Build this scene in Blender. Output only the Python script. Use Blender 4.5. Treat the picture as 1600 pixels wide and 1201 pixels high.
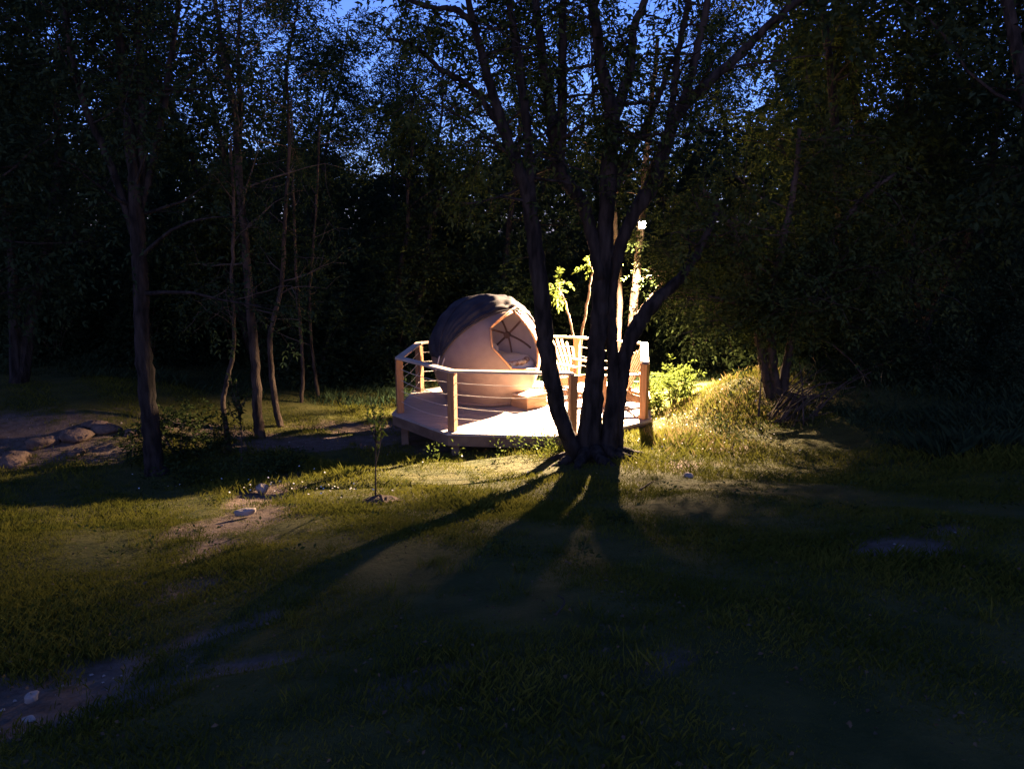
import bpy, math, random
import numpy as np
from mathutils import Vector, Matrix

for o in list(bpy.data.objects):
    bpy.data.objects.remove(o)
scene = bpy.context.scene
COL = scene.collection
R = math.radians

# ------------------------------------------------------------------ camera
cam_d = bpy.data.cameras.new('camera')
cam_d.sensor_width = 36.0
cam_d.lens = 27.05
cam_d.clip_start = 0.05
cam_d.clip_end = 400
cam = bpy.data.objects.new('camera', cam_d)
COL.objects.link(cam)
cam.location = (0, 0, 3.0)
cam.rotation_euler = (R(90) - 0.19628, 0, 0)
scene.camera = cam

# ------------------------------------------------------------------ dusk sky
SKY_STRENGTH = 0.13
world = bpy.data.worlds.new('World')
scene.world = world
world.use_nodes = True
wn = world.node_tree
wn.nodes.clear()
sky = wn.nodes.new('ShaderNodeTexSky')
sky.sky_type = 'NISHITA'
sky.sun_disc = False
sky.sun_elevation = R(8.0)
sky.sun_rotation = R(190)
sky.altitude = 300
sky.ozone_density = 4.0
tint = wn.nodes.new('ShaderNodeMix')
tint.data_type = 'RGBA'
tint.blend_type = 'MULTIPLY'
tint.inputs[0].default_value = 1.0
tint.inputs[7].default_value = (1.75, 1.5, 2.5, 1)
bg = wn.nodes.new('ShaderNodeBackground')
bg.inputs['Strength'].default_value = SKY_STRENGTH
wo = wn.nodes.new('ShaderNodeOutputWorld')
wn.links.new(sky.outputs[0], tint.inputs[6])
wn.links.new(tint.outputs[2], bg.inputs['Color'])
wn.links.new(bg.outputs[0], wo.inputs['Surface'])

LAMP_POS = Vector((2.728, 16.500, 3.152))
LAMP_WATTS = 86000.0

scene.view_settings.view_transform = 'Standard'
scene.view_settings.look = 'None'
scene.view_settings.exposure = 0.0
scene.view_settings.gamma = 1.0
scene.view_settings.use_curve_mapping = False
scene.render.engine = 'CYCLES'
scene.cycles.use_denoising = True
scene.cycles.max_bounces = 6
scene.cycles.transparent_max_bounces = 4
scene.cycles.sample_clamp_indirect = 6.0

# ------------------------------------------------------------------ materials
def mat(name, color, rough=0.8, col2=None, scale=5.0, bump=0.0, bscale=None, metallic=0.0, stretch=None, spec=0.3, coord='Object', detail=5):
    m = bpy.data.materials.new(name)
    m.use_nodes = True
    nt = m.node_tree
    b = nt.nodes['Principled BSDF']
    b.inputs['Base Color'].default_value = (*color, 1)
    b.inputs['Roughness'].default_value = rough
    b.inputs['Metallic'].default_value = metallic
    b.inputs['Specular IOR Level'].default_value = spec
    tc = nt.nodes.new('ShaderNodeTexCoord')
    mp = nt.nodes.new('ShaderNodeMapping')
    nt.links.new(tc.outputs[coord], mp.inputs[0])
    if stretch:
        mp.inputs['Scale'].default_value = stretch
    if col2:
        n = nt.nodes.new('ShaderNodeTexNoise')
        n.inputs['Scale'].default_value = scale
        n.inputs['Detail'].default_value = detail
        nt.links.new(mp.outputs[0], n.inputs['Vector'])
        cr = nt.nodes.new('ShaderNodeValToRGB')
        cr.color_ramp.elements[0].position = 0.35
        cr.color_ramp.elements[1].position = 0.65
        cr.color_ramp.elements[0].color = (*color, 1)
        cr.color_ramp.elements[1].color = (*col2, 1)
        nt.links.new(n.outputs['Fac'], cr.inputs[0])
        nt.links.new(cr.outputs[0], b.inputs['Base Color'])
    if bump:
        n2 = nt.nodes.new('ShaderNodeTexNoise')
        n2.inputs['Scale'].default_value = bscale or scale * 4
        n2.inputs['Detail'].default_value = 4
        nt.links.new(mp.outputs[0], n2.inputs['Vector'])
        bp = nt.nodes.new('ShaderNodeBump')
        bp.inputs['Strength'].default_value = bump
        bp.inputs['Distance'].default_value = 0.03
        nt.links.new(n2.outputs['Fac'], bp.inputs['Height'])
        nt.links.new(bp.outputs[0], b.inputs['Normal'])
    return m

def leafmat(name, c1, c2, scale=2.0, trans=0.25):
    m = bpy.data.materials.new(name)
    m.use_nodes = True
    nt = m.node_tree
    nt.nodes.clear()
    out = nt.nodes.new('ShaderNodeOutputMaterial')
    tc = nt.nodes.new('ShaderNodeTexCoord')
    n = nt.nodes.new('ShaderNodeTexNoise')
    n.inputs['Scale'].default_value = scale
    n.inputs['Detail'].default_value = 6
    n.inputs['Roughness'].default_value = 0.75
    nt.links.new(tc.outputs['Object'], n.inputs['Vector'])
    cr = nt.nodes.new('ShaderNodeValToRGB')
    cr.color_ramp.elements[0].position = 0.35
    cr.color_ramp.elements[1].position = 0.66
    cr.color_ramp.elements[0].color = (*c1, 1)
    cr.color_ramp.elements[1].color = (*c2, 1)
    nt.links.new(n.outputs['Fac'], cr.inputs[0])
    d = nt.nodes.new('ShaderNodeBsdfDiffuse')
    t = nt.nodes.new('ShaderNodeBsdfTranslucent')
    nt.links.new(cr.outputs[0], d.inputs['Color'])
    nt.links.new(cr.outputs[0], t.inputs['Color'])
    mx = nt.nodes.new('ShaderNodeMixShader')
    mx.inputs[0].default_value = trans
    nt.links.new(d.outputs[0], mx.inputs[1])
    nt.links.new(t.outputs[0], mx.inputs[2])
    nt.links.new(mx.outputs[0], out.inputs['Surface'])
    return m

M = {}
M['bark'] = mat('bark', (0.022, 0.017, 0.014), 0.95, (0.060, 0.046, 0.036), 9, 1.0, 22, stretch=(1, 1, 0.25), spec=0.1)
M['bark_dark'] = mat('bark_dark', (0.008, 0.007, 0.006), 0.95, (0.034, 0.028, 0.024), 12, 1.0, 22, stretch=(1, 1, 0.25), spec=0.1)
M['bark_pale'] = mat('bark_pale', (0.020, 0.015, 0.011), 0.95, (0.080, 0.058, 0.044), 7, 0.9, 24, stretch=(1, 1, 0.3), spec=0.1)
M['twig'] = mat('twig', (0.06, 0.045, 0.035), 0.95, (0.10, 0.08, 0.06), 6, spec=0.1)
M['leaf'] = leafmat('leaf', (0.018, 0.031, 0.011), (0.048, 0.064, 0.021))
M['leaf_dark'] = leafmat('leaf_dark', (0.015, 0.028, 0.014), (0.036, 0.055, 0.026))
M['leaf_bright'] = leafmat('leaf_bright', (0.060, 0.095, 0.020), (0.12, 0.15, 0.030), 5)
M['grass'] = leafmat('grass_blades', (0.050, 0.060, 0.010), (0.120, 0.116, 0.020), 1.6, 0.3)
M['straw'] = leafmat('straw', (0.13, 0.10, 0.04), (0.24, 0.19, 0.08), 3, 0.2)
M['deck'] = mat('deck_wood', (0.24, 0.20, 0.175), 0.75, (0.35, 0.30, 0.265), 3, 0.25, 30, stretch=(1, 14, 14))
M['fascia'] = mat('fascia_wood', (0.11, 0.065, 0.040), 0.8, (0.17, 0.11, 0.07), 4, 0.2, 30)
M['post'] = mat('post_wood', (0.20, 0.095, 0.042), 0.7, (0.29, 0.15, 0.068), 4, 0.2, 30, stretch=(10, 10, 1))
M['rail'] = mat('rail_wood', (0.42, 0.31, 0.22), 0.7, (0.52, 0.41, 0.31), 4, 0.2, 30)
M['chair'] = mat('chair_wood', (0.22, 0.12, 0.06), 0.65, (0.30, 0.175, 0.095), 4, 0.15, 30)
M['rope'] = mat('rope', (0.42, 0.38, 0.33), 0.6)
M['shell'] = mat('pod_shell', (0.20, 0.137, 0.112), 0.55, (0.235, 0.165, 0.135), 6, 0.08, 40)
M['hood'] = mat('hood_canvas', (0.020, 0.019, 0.026), 0.85, (0.040, 0.036, 0.040), 4, 0.12, 60, spec=0.15)
M['copper'] = mat('copper_wood', (0.46, 0.23, 0.11), 0.5, (0.55, 0.30, 0.15), 6)
M['lining'] = mat('pod_lining', (0.56, 0.49, 0.50), 0.8, (0.62, 0.55, 0.56), 4)
M['rib'] = mat('rib_wood', (0.20, 0.12, 0.10), 0.6, (0.27, 0.17, 0.14), 6)
M['linen'] = mat('linen', (0.80, 0.77, 0.74), 0.9, (0.86, 0.83, 0.80), 5, 0.3, 14)
M['quilt'] = mat('patterned_quilt', (0.62, 0.52, 0.42), 0.9, (0.22, 0.10, 0.06), 16, 0.2, 14)
M['stone'] = mat('stone', (0.20, 0.165, 0.135), 0.9, (0.34, 0.29, 0.25), 6, 0.5, 18)
M['litter'] = mat('litter', (0.04, 0.025, 0.014), 0.9, (0.11, 0.07, 0.036), 9)
M['earth'] = mat('earth_stone', (0.075, 0.050, 0.036), 0.95, (0.14, 0.095, 0.07), 8, 0.9, 20)
M['metal'] = mat('lamp_metal', (0.04, 0.04, 0.042), 0.4, metallic=0.8)
M['mulch'] = mat('mulch', (0.045, 0.028, 0.018), 0.95, (0.10, 0.06, 0.04), 30, 0.8, 60)
M['petal'] = mat('petal', (0.75, 0.73, 0.68), 0.8)
M['tarp'] = mat('tarp', (0.13, 0.16, 0.17), 0.6, (0.20, 0.23, 0.24), 2, 0.3, 6)
em = bpy.data.materials.new('lamp_lens'); em.use_nodes = True
_b = em.node_tree.nodes['Principled BSDF']
_b.inputs['Base Color'].default_value = (0.9, 0.8, 0.6, 1)
_b.inputs['Emission Color'].default_value = (1.0, 0.80, 0.52, 1)
_b.inputs['Emission Strength'].default_value = 150.0

def ground_material():
    m = bpy.data.materials.new('meadow_soil'); m.use_nodes = True
    nt = m.node_tree; b = nt.nodes['Principled BSDF']
    b.inputs['Roughness'].default_value = 0.95
    b.inputs['Specular IOR Level'].default_value = 0.1
    tc = nt.nodes.new('ShaderNodeTexCoord')
    def noise(s, d=6, r=0.6):
        n = nt.nodes.new('ShaderNodeTexNoise'); n.inputs['Scale'].default_value = s
        n.inputs['Detail'].default_value = d; n.inputs['Roughness'].default_value = r
        nt.links.new(tc.outputs['Object'], n.inputs['Vector']); return n
    def ramp(src, p0, c0, p1, c1):
        r = nt.nodes.new('ShaderNodeValToRGB')
        r.color_ramp.elements[0].position = p0; r.color_ramp.elements[0].color = (*c0, 1)
        r.color_ramp.elements[1].position = p1; r.color_ramp.elements[1].color = (*c1, 1)
        nt.links.new(src, r.inputs[0]); return r
    g = ramp(noise(2.2).outputs['Fac'], 0.35, (0.034, 0.040, 0.010), 0.65, (0.072, 0.068, 0.020))
    d = ramp(noise(7, 8, 0.7).outputs['Fac'], 0.3, (0.070, 0.048, 0.034), 0.7, (0.165, 0.125, 0.098))
    at = nt.nodes.new('ShaderNodeAttribute'); at.attribute_name = 'dirt'
    nz = noise(9, 6, 0.7)
    ad = nt.nodes.new('ShaderNodeMath'); ad.operation = 'MULTIPLY_ADD'
    nt.links.new(nz.outputs['Fac'], ad.inputs[0]); ad.inputs[1].default_value = 0.9
    nt.links.new(at.outputs['Fac'], ad.inputs[2])
    mr = nt.nodes.new('ShaderNodeMapRange')
    mr.inputs['From Min'].default_value = 0.72; mr.inputs['From Max'].default_value = 1.05
    nt.links.new(ad.outputs[0], mr.inputs['Value'])
    mx = nt.nodes.new('ShaderNodeMix'); mx.data_type = 'RGBA'
    nt.links.new(mr.outputs[0], mx.inputs[0])
    nt.links.new(g.outputs[0], mx.inputs[6]); nt.links.new(d.outputs[0], mx.inputs[7])
    nt.links.new(mx.outputs[2], b.inputs['Base Color'])
    bp = nt.nodes.new('ShaderNodeBump'); bp.inputs['Strength'].default_value = 0.9; bp.inputs['Distance'].default_value = 0.05
    nt.links.new(noise(14, 6, 0.7).outputs['Fac'], bp.inputs['Height'])
    nt.links.new(bp.outputs[0], b.inputs['Normal'])
    return m
M['ground'] = ground_material()

# ------------------------------------------------------------------ helpers
def empty(name, loc, label=None, cat=None, group=None, rz=0):
    o = bpy.data.objects.new(name, None)
    COL.objects.link(o)
    o.empty_display_size = 0.2
    o.location = loc
    o.rotation_euler = (0, 0, rz)
    tag(o, label, cat, group)
    return o

def tag(o, label=None, cat=None, group=None, kind=None):
    if label: o['label'] = label
    if cat: o['category'] = cat
    if group: o['group'] = group
    if kind: o['kind'] = kind
    return o

class MB:
    """collects points and faces for one mesh"""
    def __init__(s): s.v = []; s.f = []; s.n = 0
    def add(s, v, f):
        s.v.extend(tuple(p) for p in v); s.f.extend(tuple(i + s.n for i in q) for q in f); s.n = len(s.v)
    def box(s, c, d, mtx=None):
        hx, hy, hz = d[0] / 2, d[1] / 2, d[2] / 2
        v = [Vector((x * hx, y * hy, z * hz)) for x in (-1, 1) for y in (-1, 1) for z in (-1, 1)]
        if mtx: v = [mtx @ p for p in v]
        v = [p + Vector(c) for p in v]
        s.add(v, [(0, 1, 3, 2), (4, 6, 7, 5), (0, 4, 5, 1), (2, 3, 7, 6), (0, 2, 6, 4), (1, 5, 7, 3)])
    def plank(s, a, b, w, t, up=(0, 0, 1)):
        """board from a to b, w wide across, t thick along up"""
        a = Vector(a); b = Vector(b); y = (b - a); L = y.length; y.normalize()
        x = y.cross(Vector(up)).normalized(); z = x.cross(y)
        s.box((a + b) / 2, (w, L, t), Matrix((x, y, z)).transposed())
    def prism(s, poly, z0, z1):
        n = len(poly)
        s.add([(p[0], p[1], z0) for p in poly] + [(p[0], p[1], z1) for p in poly],
              [tuple(range(n))[::-1], tuple(range(n, 2 * n))] + [(i, (i + 1) % n, n + (i + 1) % n, n + i) for i in range(n)])
    def tube(s, pts, rad, sides=8, cap=True):
        v, f = tube(pts, rad, sides, cap); s.add(v, f)
    def build(s, name, m, parent=None, smooth=False, bevel=0.0, loc=None):
        me = bpy.data.meshes.new(name)
        me.from_pydata(s.v, [], s.f)
        me.materials.append(m)
        if smooth: me.polygons.foreach_set('use_smooth', [True] * len(me.polygons))
        me.update()
        o = bpy.data.objects.new(name, me)
        COL.objects.link(o)
        if parent: o.parent = parent
        if loc is not None: o.location = loc
        if bevel:
            b = o.modifiers.new('bevel', 'BEVEL'); b.width = bevel; b.segments = 2; b.limit_method = 'ANGLE'
        return o

def spline(pts, n):
    """Catmull-Rom through pts (any dimension) with n pieces per span"""
    p = np.array(pts, float)
    if len(p) < 3 or n < 2: return p
    q = np.vstack([2 * p[0] - p[1], p, 2 * p[-1] - p[-2]])
    t = np.linspace(0, 1, n, endpoint=False)[:, None]
    out = []
    for i in range(1, len(q) - 2):
        a, b, c, d = q[i - 1], q[i], q[i + 1], q[i + 2]
        out.append(0.5 * (2 * b + (c - a) * t + (2 * a - 5 * b + 4 * c - d) * t * t + (3 * b - a - 3 * c + d) * t ** 3))
    return np.vstack(out + [p[-1:]])

def tube(pts, rad, sides=6, cap=False, rough=0.0, rng=None):
    p = np.array(pts, float); n = len(p)
    rad = np.broadcast_to(np.array(rad, float), (n,))
    tg = np.gradient(p, axis=0); tg /= np.linalg.norm(tg, axis=1)[:, None] + 1e-9
    ref = np.array([0.0, 0, 1]) if abs(tg[0][2]) < 0.9 else np.array([1.0, 0, 0])
    u = np.cross(tg[0], ref); u /= np.linalg.norm(u)
    ang = np.linspace(0, 2 * np.pi, sides, endpoint=False)
    V = []
    for i in range(n):
        u = u - tg[i] * (u @ tg[i]); u /= np.linalg.norm(u) + 1e-9
        w = np.cross(tg[i], u)
        rr = np.full(sides, rad[i])
        if rough: rr = rr * (1 + rough * rng.standard_normal(sides))
        V.append(p[i] + rr[:, None] * (np.cos(ang)[:, None] * u + np.sin(ang)[:, None] * w))
    V = np.vstack(V)
    F = [(i * sides + j, i * sides + (j + 1) % sides, (i + 1) * sides + (j + 1) % sides, (i + 1) * sides + j)
         for i in range(n - 1) for j in range(sides)]
    if cap:
        F.append(tuple(range(sides))[::-1]); F.append(tuple(range((n - 1) * sides, n * sides)))
    return V, F

def quads_mesh(name, V, m, nper=4):
    """V: (N, nper, 3) loose polygons as one mesh"""
    N = len(V)
    me = bpy.data.meshes.new(name)
    me.vertices.add(N * nper); me.vertices.foreach_set('co', np.ascontiguousarray(V, dtype=np.float32).ravel())
    me.loops.add(N * nper); me.loops.foreach_set('vertex_index', np.arange(N * nper, dtype=np.int32))
    me.polygons.add(N)
    me.polygons.foreach_set('loop_start', np.arange(0, N * nper, nper, dtype=np.int32))
    me.materials.append(m)
    me.update(calc_edges=True); me.validate()
    return me

def link(name, me, parent=None, loc=None):
    o = bpy.data.objects.new(name, me); COL.objects.link(o)
    if parent: o.parent = parent
    if loc is not None: o.location = loc
    return o

def unit(a): return a / (np.linalg.norm(a, axis=-1, keepdims=True) + 1e-9)

def leaf_quads(C, A, size, rng, aspect=0.42, fold=0.25):
    """pointed leaf quads: C centres, A axis directions"""
    n = len(C)
    A = unit(A)
    up = np.tile([0.0, 0, 1], (n, 1)) + rng.normal(0, 0.55, (n, 3))
    S = unit(np.cross(A, up)); N = np.cross(S, A)
    L = (size * rng.uniform(0.6, 1.25, n))[:, None]
    b = C; t = C + A * L
    mid = C + A * L * 0.45
    w = L * aspect
    return np.stack([b, mid + S * w * 0.5 + N * w * fold, t - N * L * 0.12, mid - S * w * 0.5 + N * w * fold], axis=1)

def sprays(C, A, rng, leaf=0.07, rach=0.2, pairs=3):
    """compound leaves: leaflets in pairs along a drooping stalk and one at the tip"""
    n = len(C); A = unit(A)
    up = np.tile([0.0, 0, 1], (n, 1)) + rng.normal(0, 0.4, (n, 3))
    S = unit(np.cross(A, up))
    cs, ax = [], []
    for k in range(pairs):
        f = (k + 0.6) / pairs
        c = C + A * rach * f + np.array([0, 0, -1.0]) * rach * 0.35 * f * f
        for sg in (-1, 1):
            cs.append(c); ax.append(A * 0.55 + S * sg * 0.9 + np.array([0, 0, -0.15]))
    cs.append(C + A * rach + np.array([0, 0, -1.0]) * rach * 0.35); ax.append(A + np.array([0, 0, -0.4]))
    C2 = np.vstack(cs); A2 = np.vstack(ax)
    A2 = A2 + rng.normal(0, 0.18, A2.shape)
    return leaf_quads(C2, A2, leaf, rng)

CP = [(0,-6,1.4),(0,0,1.38),(0,2,1.36),(0,4.3,0.98),(0,7,0.42),(1.05,9.8,0.0),(0,11,-0.24),(-2,12.5,-0.52),(0,13.5,-0.45),
(2.3,12.0,-0.03),(2.3,11.0,0.10),(2.6,14,-0.35),(2.5,16,-0.3),(0,17,-0.55),(0,22,-0.4),(0,40,1.2),(-5,10.8,-0.5),(-5,14,-0.6),(-8,12,-0.45),(-7.6,13.0,-0.18),(-9.5,13.0,0.0),(-13,12,-0.1),
(-2,3.4,0.92),(-6,6,0.25),(-4,8,0.0),(-6,20,-0.5),(-16,20,0.2),(-12,34,1.4),(3.6,12.1,0.70),(2.2,9.7,0.10),(3.5,10.5,0.20),(4.2,11.4,0.62),
(5.0,11.0,0.80),(6,8,0.92),(5,5,1.12),(9,10,1.25),(4,2,1.4),(7.2,13,0.75),(12,22,-0.2),(4.6,16,-0.1),(14,34,1.2),(16,10,1.6),(-14,2,0.8),(30,40,2.5),(-30,40,2.5),(0,70,3),(40,5,2.5),(-40,5,1.5)]
cp = np.array(CP, float)
def _tps(r2): return 0.5*r2*np.log(r2+1e-9)
_n = len(cp)
_K = _tps(((cp[:,None,:2]-cp[None,:,:2])**2).sum(-1)) + np.eye(_n)*0.4
_Pm = np.c_[np.ones(_n), cp[:,:2]]
_A = np.zeros((_n+3,_n+3)); _A[:_n,:_n]=_K; _A[:_n,_n:]=_Pm; _A[_n:,:_n]=_Pm.T
_W = np.linalg.solve(_A, np.r_[cp[:,2],0,0,0])
def ground(x, y):
    x = np.asarray(x, float); y = np.asarray(y, float)
    z = _W[_n]+_W[_n+1]*x+_W[_n+2]*y
    for i in range(_n):
        z = z + _W[i]*_tps((x-cp[i,0])**2+(y-cp[i,1])**2)
    return z + 0.025*np.sin(1.7*x+0.6*y)+0.02*np.sin(2.3*y-1.1*x+1)+0.012*np.sin(5.1*x+2.)*np.sin(4.3*y)


# ------------------------------------------------------------------ ground
DIRT = [  # x, y, radius x, radius y, turn, strength: bare earth
    (-2.3, 3.15, 0.75, 0.50, 0.35, 0.95), (-1.65, 3.85, 0.45, 0.16, 0.6, 0.75), (-1.25, 3.3, 0.45, 0.12, 0.1, .7), (-2.4, 5.6, 0.9, 0.3, 0.6, 0.45), (-2.7, 7.2, 0.55, 0.75, -0.3, 1.1), (-2.55, 6.1, 0.4, 0.5, 0, .7), (-2.2, 4.8, 0.35, 0.5, .2, .6),
    (-3.0, 8.8, 0.40, 0.85, 0.15, 1.05), (-3.1, 10.2, 0.32, 0.7, 0.1, 0.8), (-2.05, 6.2, 0.3, 0.2, 0, 0.6),
    (-3.2, 13.0, 2.0, 0.75, 0.05, 1.0), (-2.3, 14.3, 1.9, 0.5, 0.0, 0.8), (-5.5, 13.6, 1.6, 0.5, -0.1, .7), (-8.0, 12.2, 2.2, 1.2, 0.0, 0.8),
    (2.15, 9.2, 0.45, 0.55, 0, 0.62), (2.9, 10.0, 0.35, 0.5, 0.4, 0.6), (2.45, 4.6, 0.5, 0.32, 0.2, 0.9), (3.0, 5.0, 0.3, 0.2, 0.2, 0.75),
    (-1.5, 8.4, 0.5, 0.22, 0.1, 0.6), (-1.4, 7.55, 0.22, 0.16, 0, 0.7), (-1.9, 7.1, 0.4, 0.15, 0.2, 0.5), (0.55, 3.0, 0.25, 0.4, 0, 0.42), (-0.3, 2.8, 0.5, 0.2, 0.4, 0.42),
    (12.2, 20.6, 1.7, 1.1, 0.0, 1.3), (-0.3, 6.6, 0.12, 1.6, -0.55, 0.55), (0.2, 13.4, 2.4, 2.2, 0, 0.9), (4.05, 11.2, .5, .4, 0, .6)]
def dirt_mask(x, y):
    d = np.zeros_like(x)
    for cx, cy, rx, ry, a, s in DIRT:
        c, n = math.cos(a), math.sin(a)
        u = ((x - cx) * c + (y - cy) * n) / rx; v = (-(x - cx) * n + (y - cy) * c) / ry
        d = np.maximum(d, s * np.clip(1.25 - np.sqrt(u * u + v * v) * 0.85, 0, 1))
    w = 0.20 * np.sin(6.1 * x + 2.3 * np.sin(3.7 * y)) * np.sin(7.3 * y + 1.7 * np.sin(4.9 * x)) + 0.12 * np.sin(15.7 * x + 3 * np.sin(9 * y)) * np.sin(13.1 * y + x)
    return np.clip(d * (1 + 1.3 * w) + (d > 0.02) * 0.35 * w, 0, 1)

def make_ground():
    xs = np.concatenate([np.linspace(-120, -14, 36, endpoint=False), np.linspace(-14, 14, 260, endpoint=False), np.linspace(14, 120, 36)])
    ys = np.concatenate([np.linspace(-40, -1, 16, endpoint=False), np.linspace(-1, 19, 210, endpoint=False), np.linspace(19, 45, 60, endpoint=False), np.linspace(45, 160, 24)])
    X, Y = np.meshgrid(xs, ys)
    Z = ground(np.clip(X, -32, 32), np.clip(Y, -8, 60))
    D = dirt_mask(X, Y)
    Z = Z - 0.05 * np.clip(D * 1.4, 0, 1)
    nx, ny = len(xs), len(ys)
    me = bpy.data.meshes.new('ground')
    idx = np.arange(nx * ny).reshape(ny, nx)
    F = np.stack([idx[:-1, :-1], idx[:-1, 1:], idx[1:, 1:], idx[1:, :-1]], -1).reshape(-1, 4)
    me.from_pydata(np.stack([X, Y, Z], -1).reshape(-1, 3).tolist(), [], F.tolist())
    me.polygons.foreach_set('use_smooth', [True] * len(me.polygons))
    at = me.attributes.new('dirt', 'FLOAT', 'POINT'); at.data.foreach_set('value', D.ravel().astype(np.float32))
    me.materials.append(M['ground'])
    tag(link('ground', me), kind='structure')
make_ground()
def gz(x, y): return float(ground(x, y))

# ------------------------------------------------------------------ deck
VT = [(-1.946, 12.628), (-0.942, 11.369), (0.925, 11.157), (2.198, 12.179), (2.554, 14.356), (1.329, 15.259), (-0.417, 15.551), (-1.817, 14.441)]
DC = Vector((sum(v[0] for v in VT) / 8, sum(v[1] for v in VT) / 8))
def ring(k): return [tuple(DC + (Vector(v) - DC) * k) for v in VT]
def clip_strip(poly, y0, y1):
    def half(p, val, keep_above):
        out = []
        for i in range(len(p)):
            a, b = p[i], p[(i + 1) % len(p)]
            ia = (a[1] >= val) == keep_above; ib = (b[1] >= val) == keep_above
            if ia: out.append(a)
            if ia != ib:
                t = (val - a[1]) / (b[1] - a[1]); out.append((a[0] + t * (b[0] - a[0]), val))
        return out
    p = half(poly, y0, True)
    return half(p, y1, False) if len(p) > 2 else []
DECK_Z = 0.0
deck = empty('viewing_deck', (DC.x, DC.y, -0.4), 'octagonal raised timber deck with post and cable railing carrying the egg pod', 'deck')
inv = Vector((-DC.x, -DC.y, 0.4))
def dput(mb, name, m, bevel=0.0, parent=None, smooth=False):
    o = mb.build(name, m, parent or deck, smooth, bevel)
    if parent is None or parent is deck: o.location = inv
    return o
outer = ring(1.035)
ymin = min(v[1] for v in outer); ymax = max(v[1] for v in outer)
y = ymin
rnd = random.Random(4)
while y < ymax - 0.02:
    p = clip_strip(outer, y + 0.003, min(y + 0.139, ymax))
    if len(p) > 2:
        mb = MB(); dz = rnd.uniform(-0.0015, 0.0015); mb.prism(p, -0.035 + dz, dz)
        dput(mb, 'deck_board', M['deck'])
    y += 0.142
def edge_board(mb, i, ko, ki, z0, z1, inset=0.002):
    o_, n_ = ring(ko), ring(ki); j = (i + 1) % 8
    a, b, c, d = [Vector(q) for q in (o_[i], o_[j], n_[j], n_[i])]
    e = (b - a).normalized() * inset
    mb.prism([a + e, b - e, c - e, d + e], z0, z1)
for i in range(8):
    mb = MB(); edge_board(mb, i, 1.030, 1.012, -0.20, -0.038); dput(mb, 'fascia_board', M['fascia'])
inner = ring(1.0)
for k in range(9):
    x = DC.x - 2.0 + k * 0.5
    half = [p for p in clip_strip([(b, a) for a, b in inner], x - 0.02, x + 0.02)]
    if len(half) > 2:
        ys_ = [q[0] for q in half]
        mb = MB(); mb.box((x, (min(ys_) + max(ys_)) / 2, -0.115), (0.045, max(ys_) - min(ys_) - 0.25, 0.15)); dput(mb, 'joist', M['post'])
for k, rr in ((0, .94), (1, .94), (2, .94), (3, .94), (4, .94), (5, .94), (6, .94), (7, .94), (0, 0.45), (3, 0.45)):
    q = ring(rr)[k]; g = gz(*q) - 0.25
    mb = MB(); mb.box((q[0], q[1], (g - 0.05) / 2 - 0.06), (0.12, 0.12, -g - 0.10)); dput(mb, 'support_post', M['fascia'])
post_xy = ring(0.972)
RAIL = 0.95
for i, q in enumerate(post_xy):
    a = Vector(q) - DC
    mb = MB(); mb.box((0, 0, 0), (0.115, 0.115, RAIL - 0.04), Matrix.Rotation(math.atan2(a.y, a.x) + (0.12 if i == 1 else 0.0), 3, 'Z'))
    o = dput(mb, 'railing_post', M['post'], 0.006)
    o.location = inv + Vector((q[0], q[1], (RAIL - 0.04) / 2 + 0.002))
rr_ = random.Random(8)
for i in range(8):
    if i == 2: continue
    mb = MB(); edge_board(mb, i, 1.0, 0.938, RAIL - 0.036, RAIL, 0.001); dput(mb, 'handrail', M['rail'], 0.004)
    a, b = Vector(post_xy[i]), Vector(post_xy[(i + 1) % 8])
    for z in (0.755, 0.575, 0.385, 0.205):
        sag = rr_.uniform(0.03, 0.062)
        P = [(*(a.lerp(b, t)), z - 4 * sag * t * (1 - t)) for t in np.linspace(0, 1, 17)]
        mb = MB(); mb.tube(P, 0.0055, 6); dput(mb, 'cable', M['rope'], smooth=True)

# ------------------------------------------------------------------ egg pod
PC = np.array([-0.464, 13.80, 0.85])
PH = 0.85
RS = 0.995
def shell_pt(d, r=RS):
    d = np.asarray(d, float)
    if d[2] >= 0: return d * r
    s = -d[2]; h = math.hypot(d[0], d[1]) + 1e-9; s0 = 0.845
    if s <= s0:
        rad = r * (1 - 0.27 * (s / s0) ** 2); z = -s
    else:
        rad = r * 0.73 * h / math.sqrt(1 - s0 * s0); z = -s0
    return np.array([d[0] / h * rad, d[1] / h * rad, z])
OPEN = [(0.095, -0.837, 0.539), (0.130, -0.964, 0.230), (0.453, -0.878, -0.152), (0.894, -0.388, -0.222), (0.903, -0.380, 0.199), (0.709, -0.445, 0.547), (0.497, -0.389, 0.775)]
oax = unit(np.mean(np.array(OPEN), axis=0)); e1 = unit(np.cross([0, 0, 1.0], oax)); e2 = np.cross(oax, e1)
PL = np.array([((np.array(d) @ e1) / (np.array(d) @ oax), (np.array(d) @ e2) / (np.array(d) @ oax)) for d in OPEN])
def open_radius(th):
    c = np.array([math.cos(th), math.sin(th)])
    for i in range(len(PL)):
        a, b = PL[i], PL[(i + 1) % len(PL)]
        mm = np.array([c, a - b]).T
        if abs(np.linalg.det(mm)) < 1e-9: continue
        t, s = np.linalg.solve(mm, a)
        if t > 0 and -1e-6 <= s <= 1 + 1e-6: return math.atan(t)
    return 0.4
ths = sorted(set([round(t, 5) for t in np.linspace(-math.pi, math.pi, 110, endpoint=False)] + [round(math.atan2(p[1], p[0]), 5) for p in PL]))
pod = empty('egg_pod', (PC[0], PC[1], 0.004), 'round tan egg shaped lounge pod with dark canvas hood standing on the deck', 'pod')
V = []; NK = 46
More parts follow.
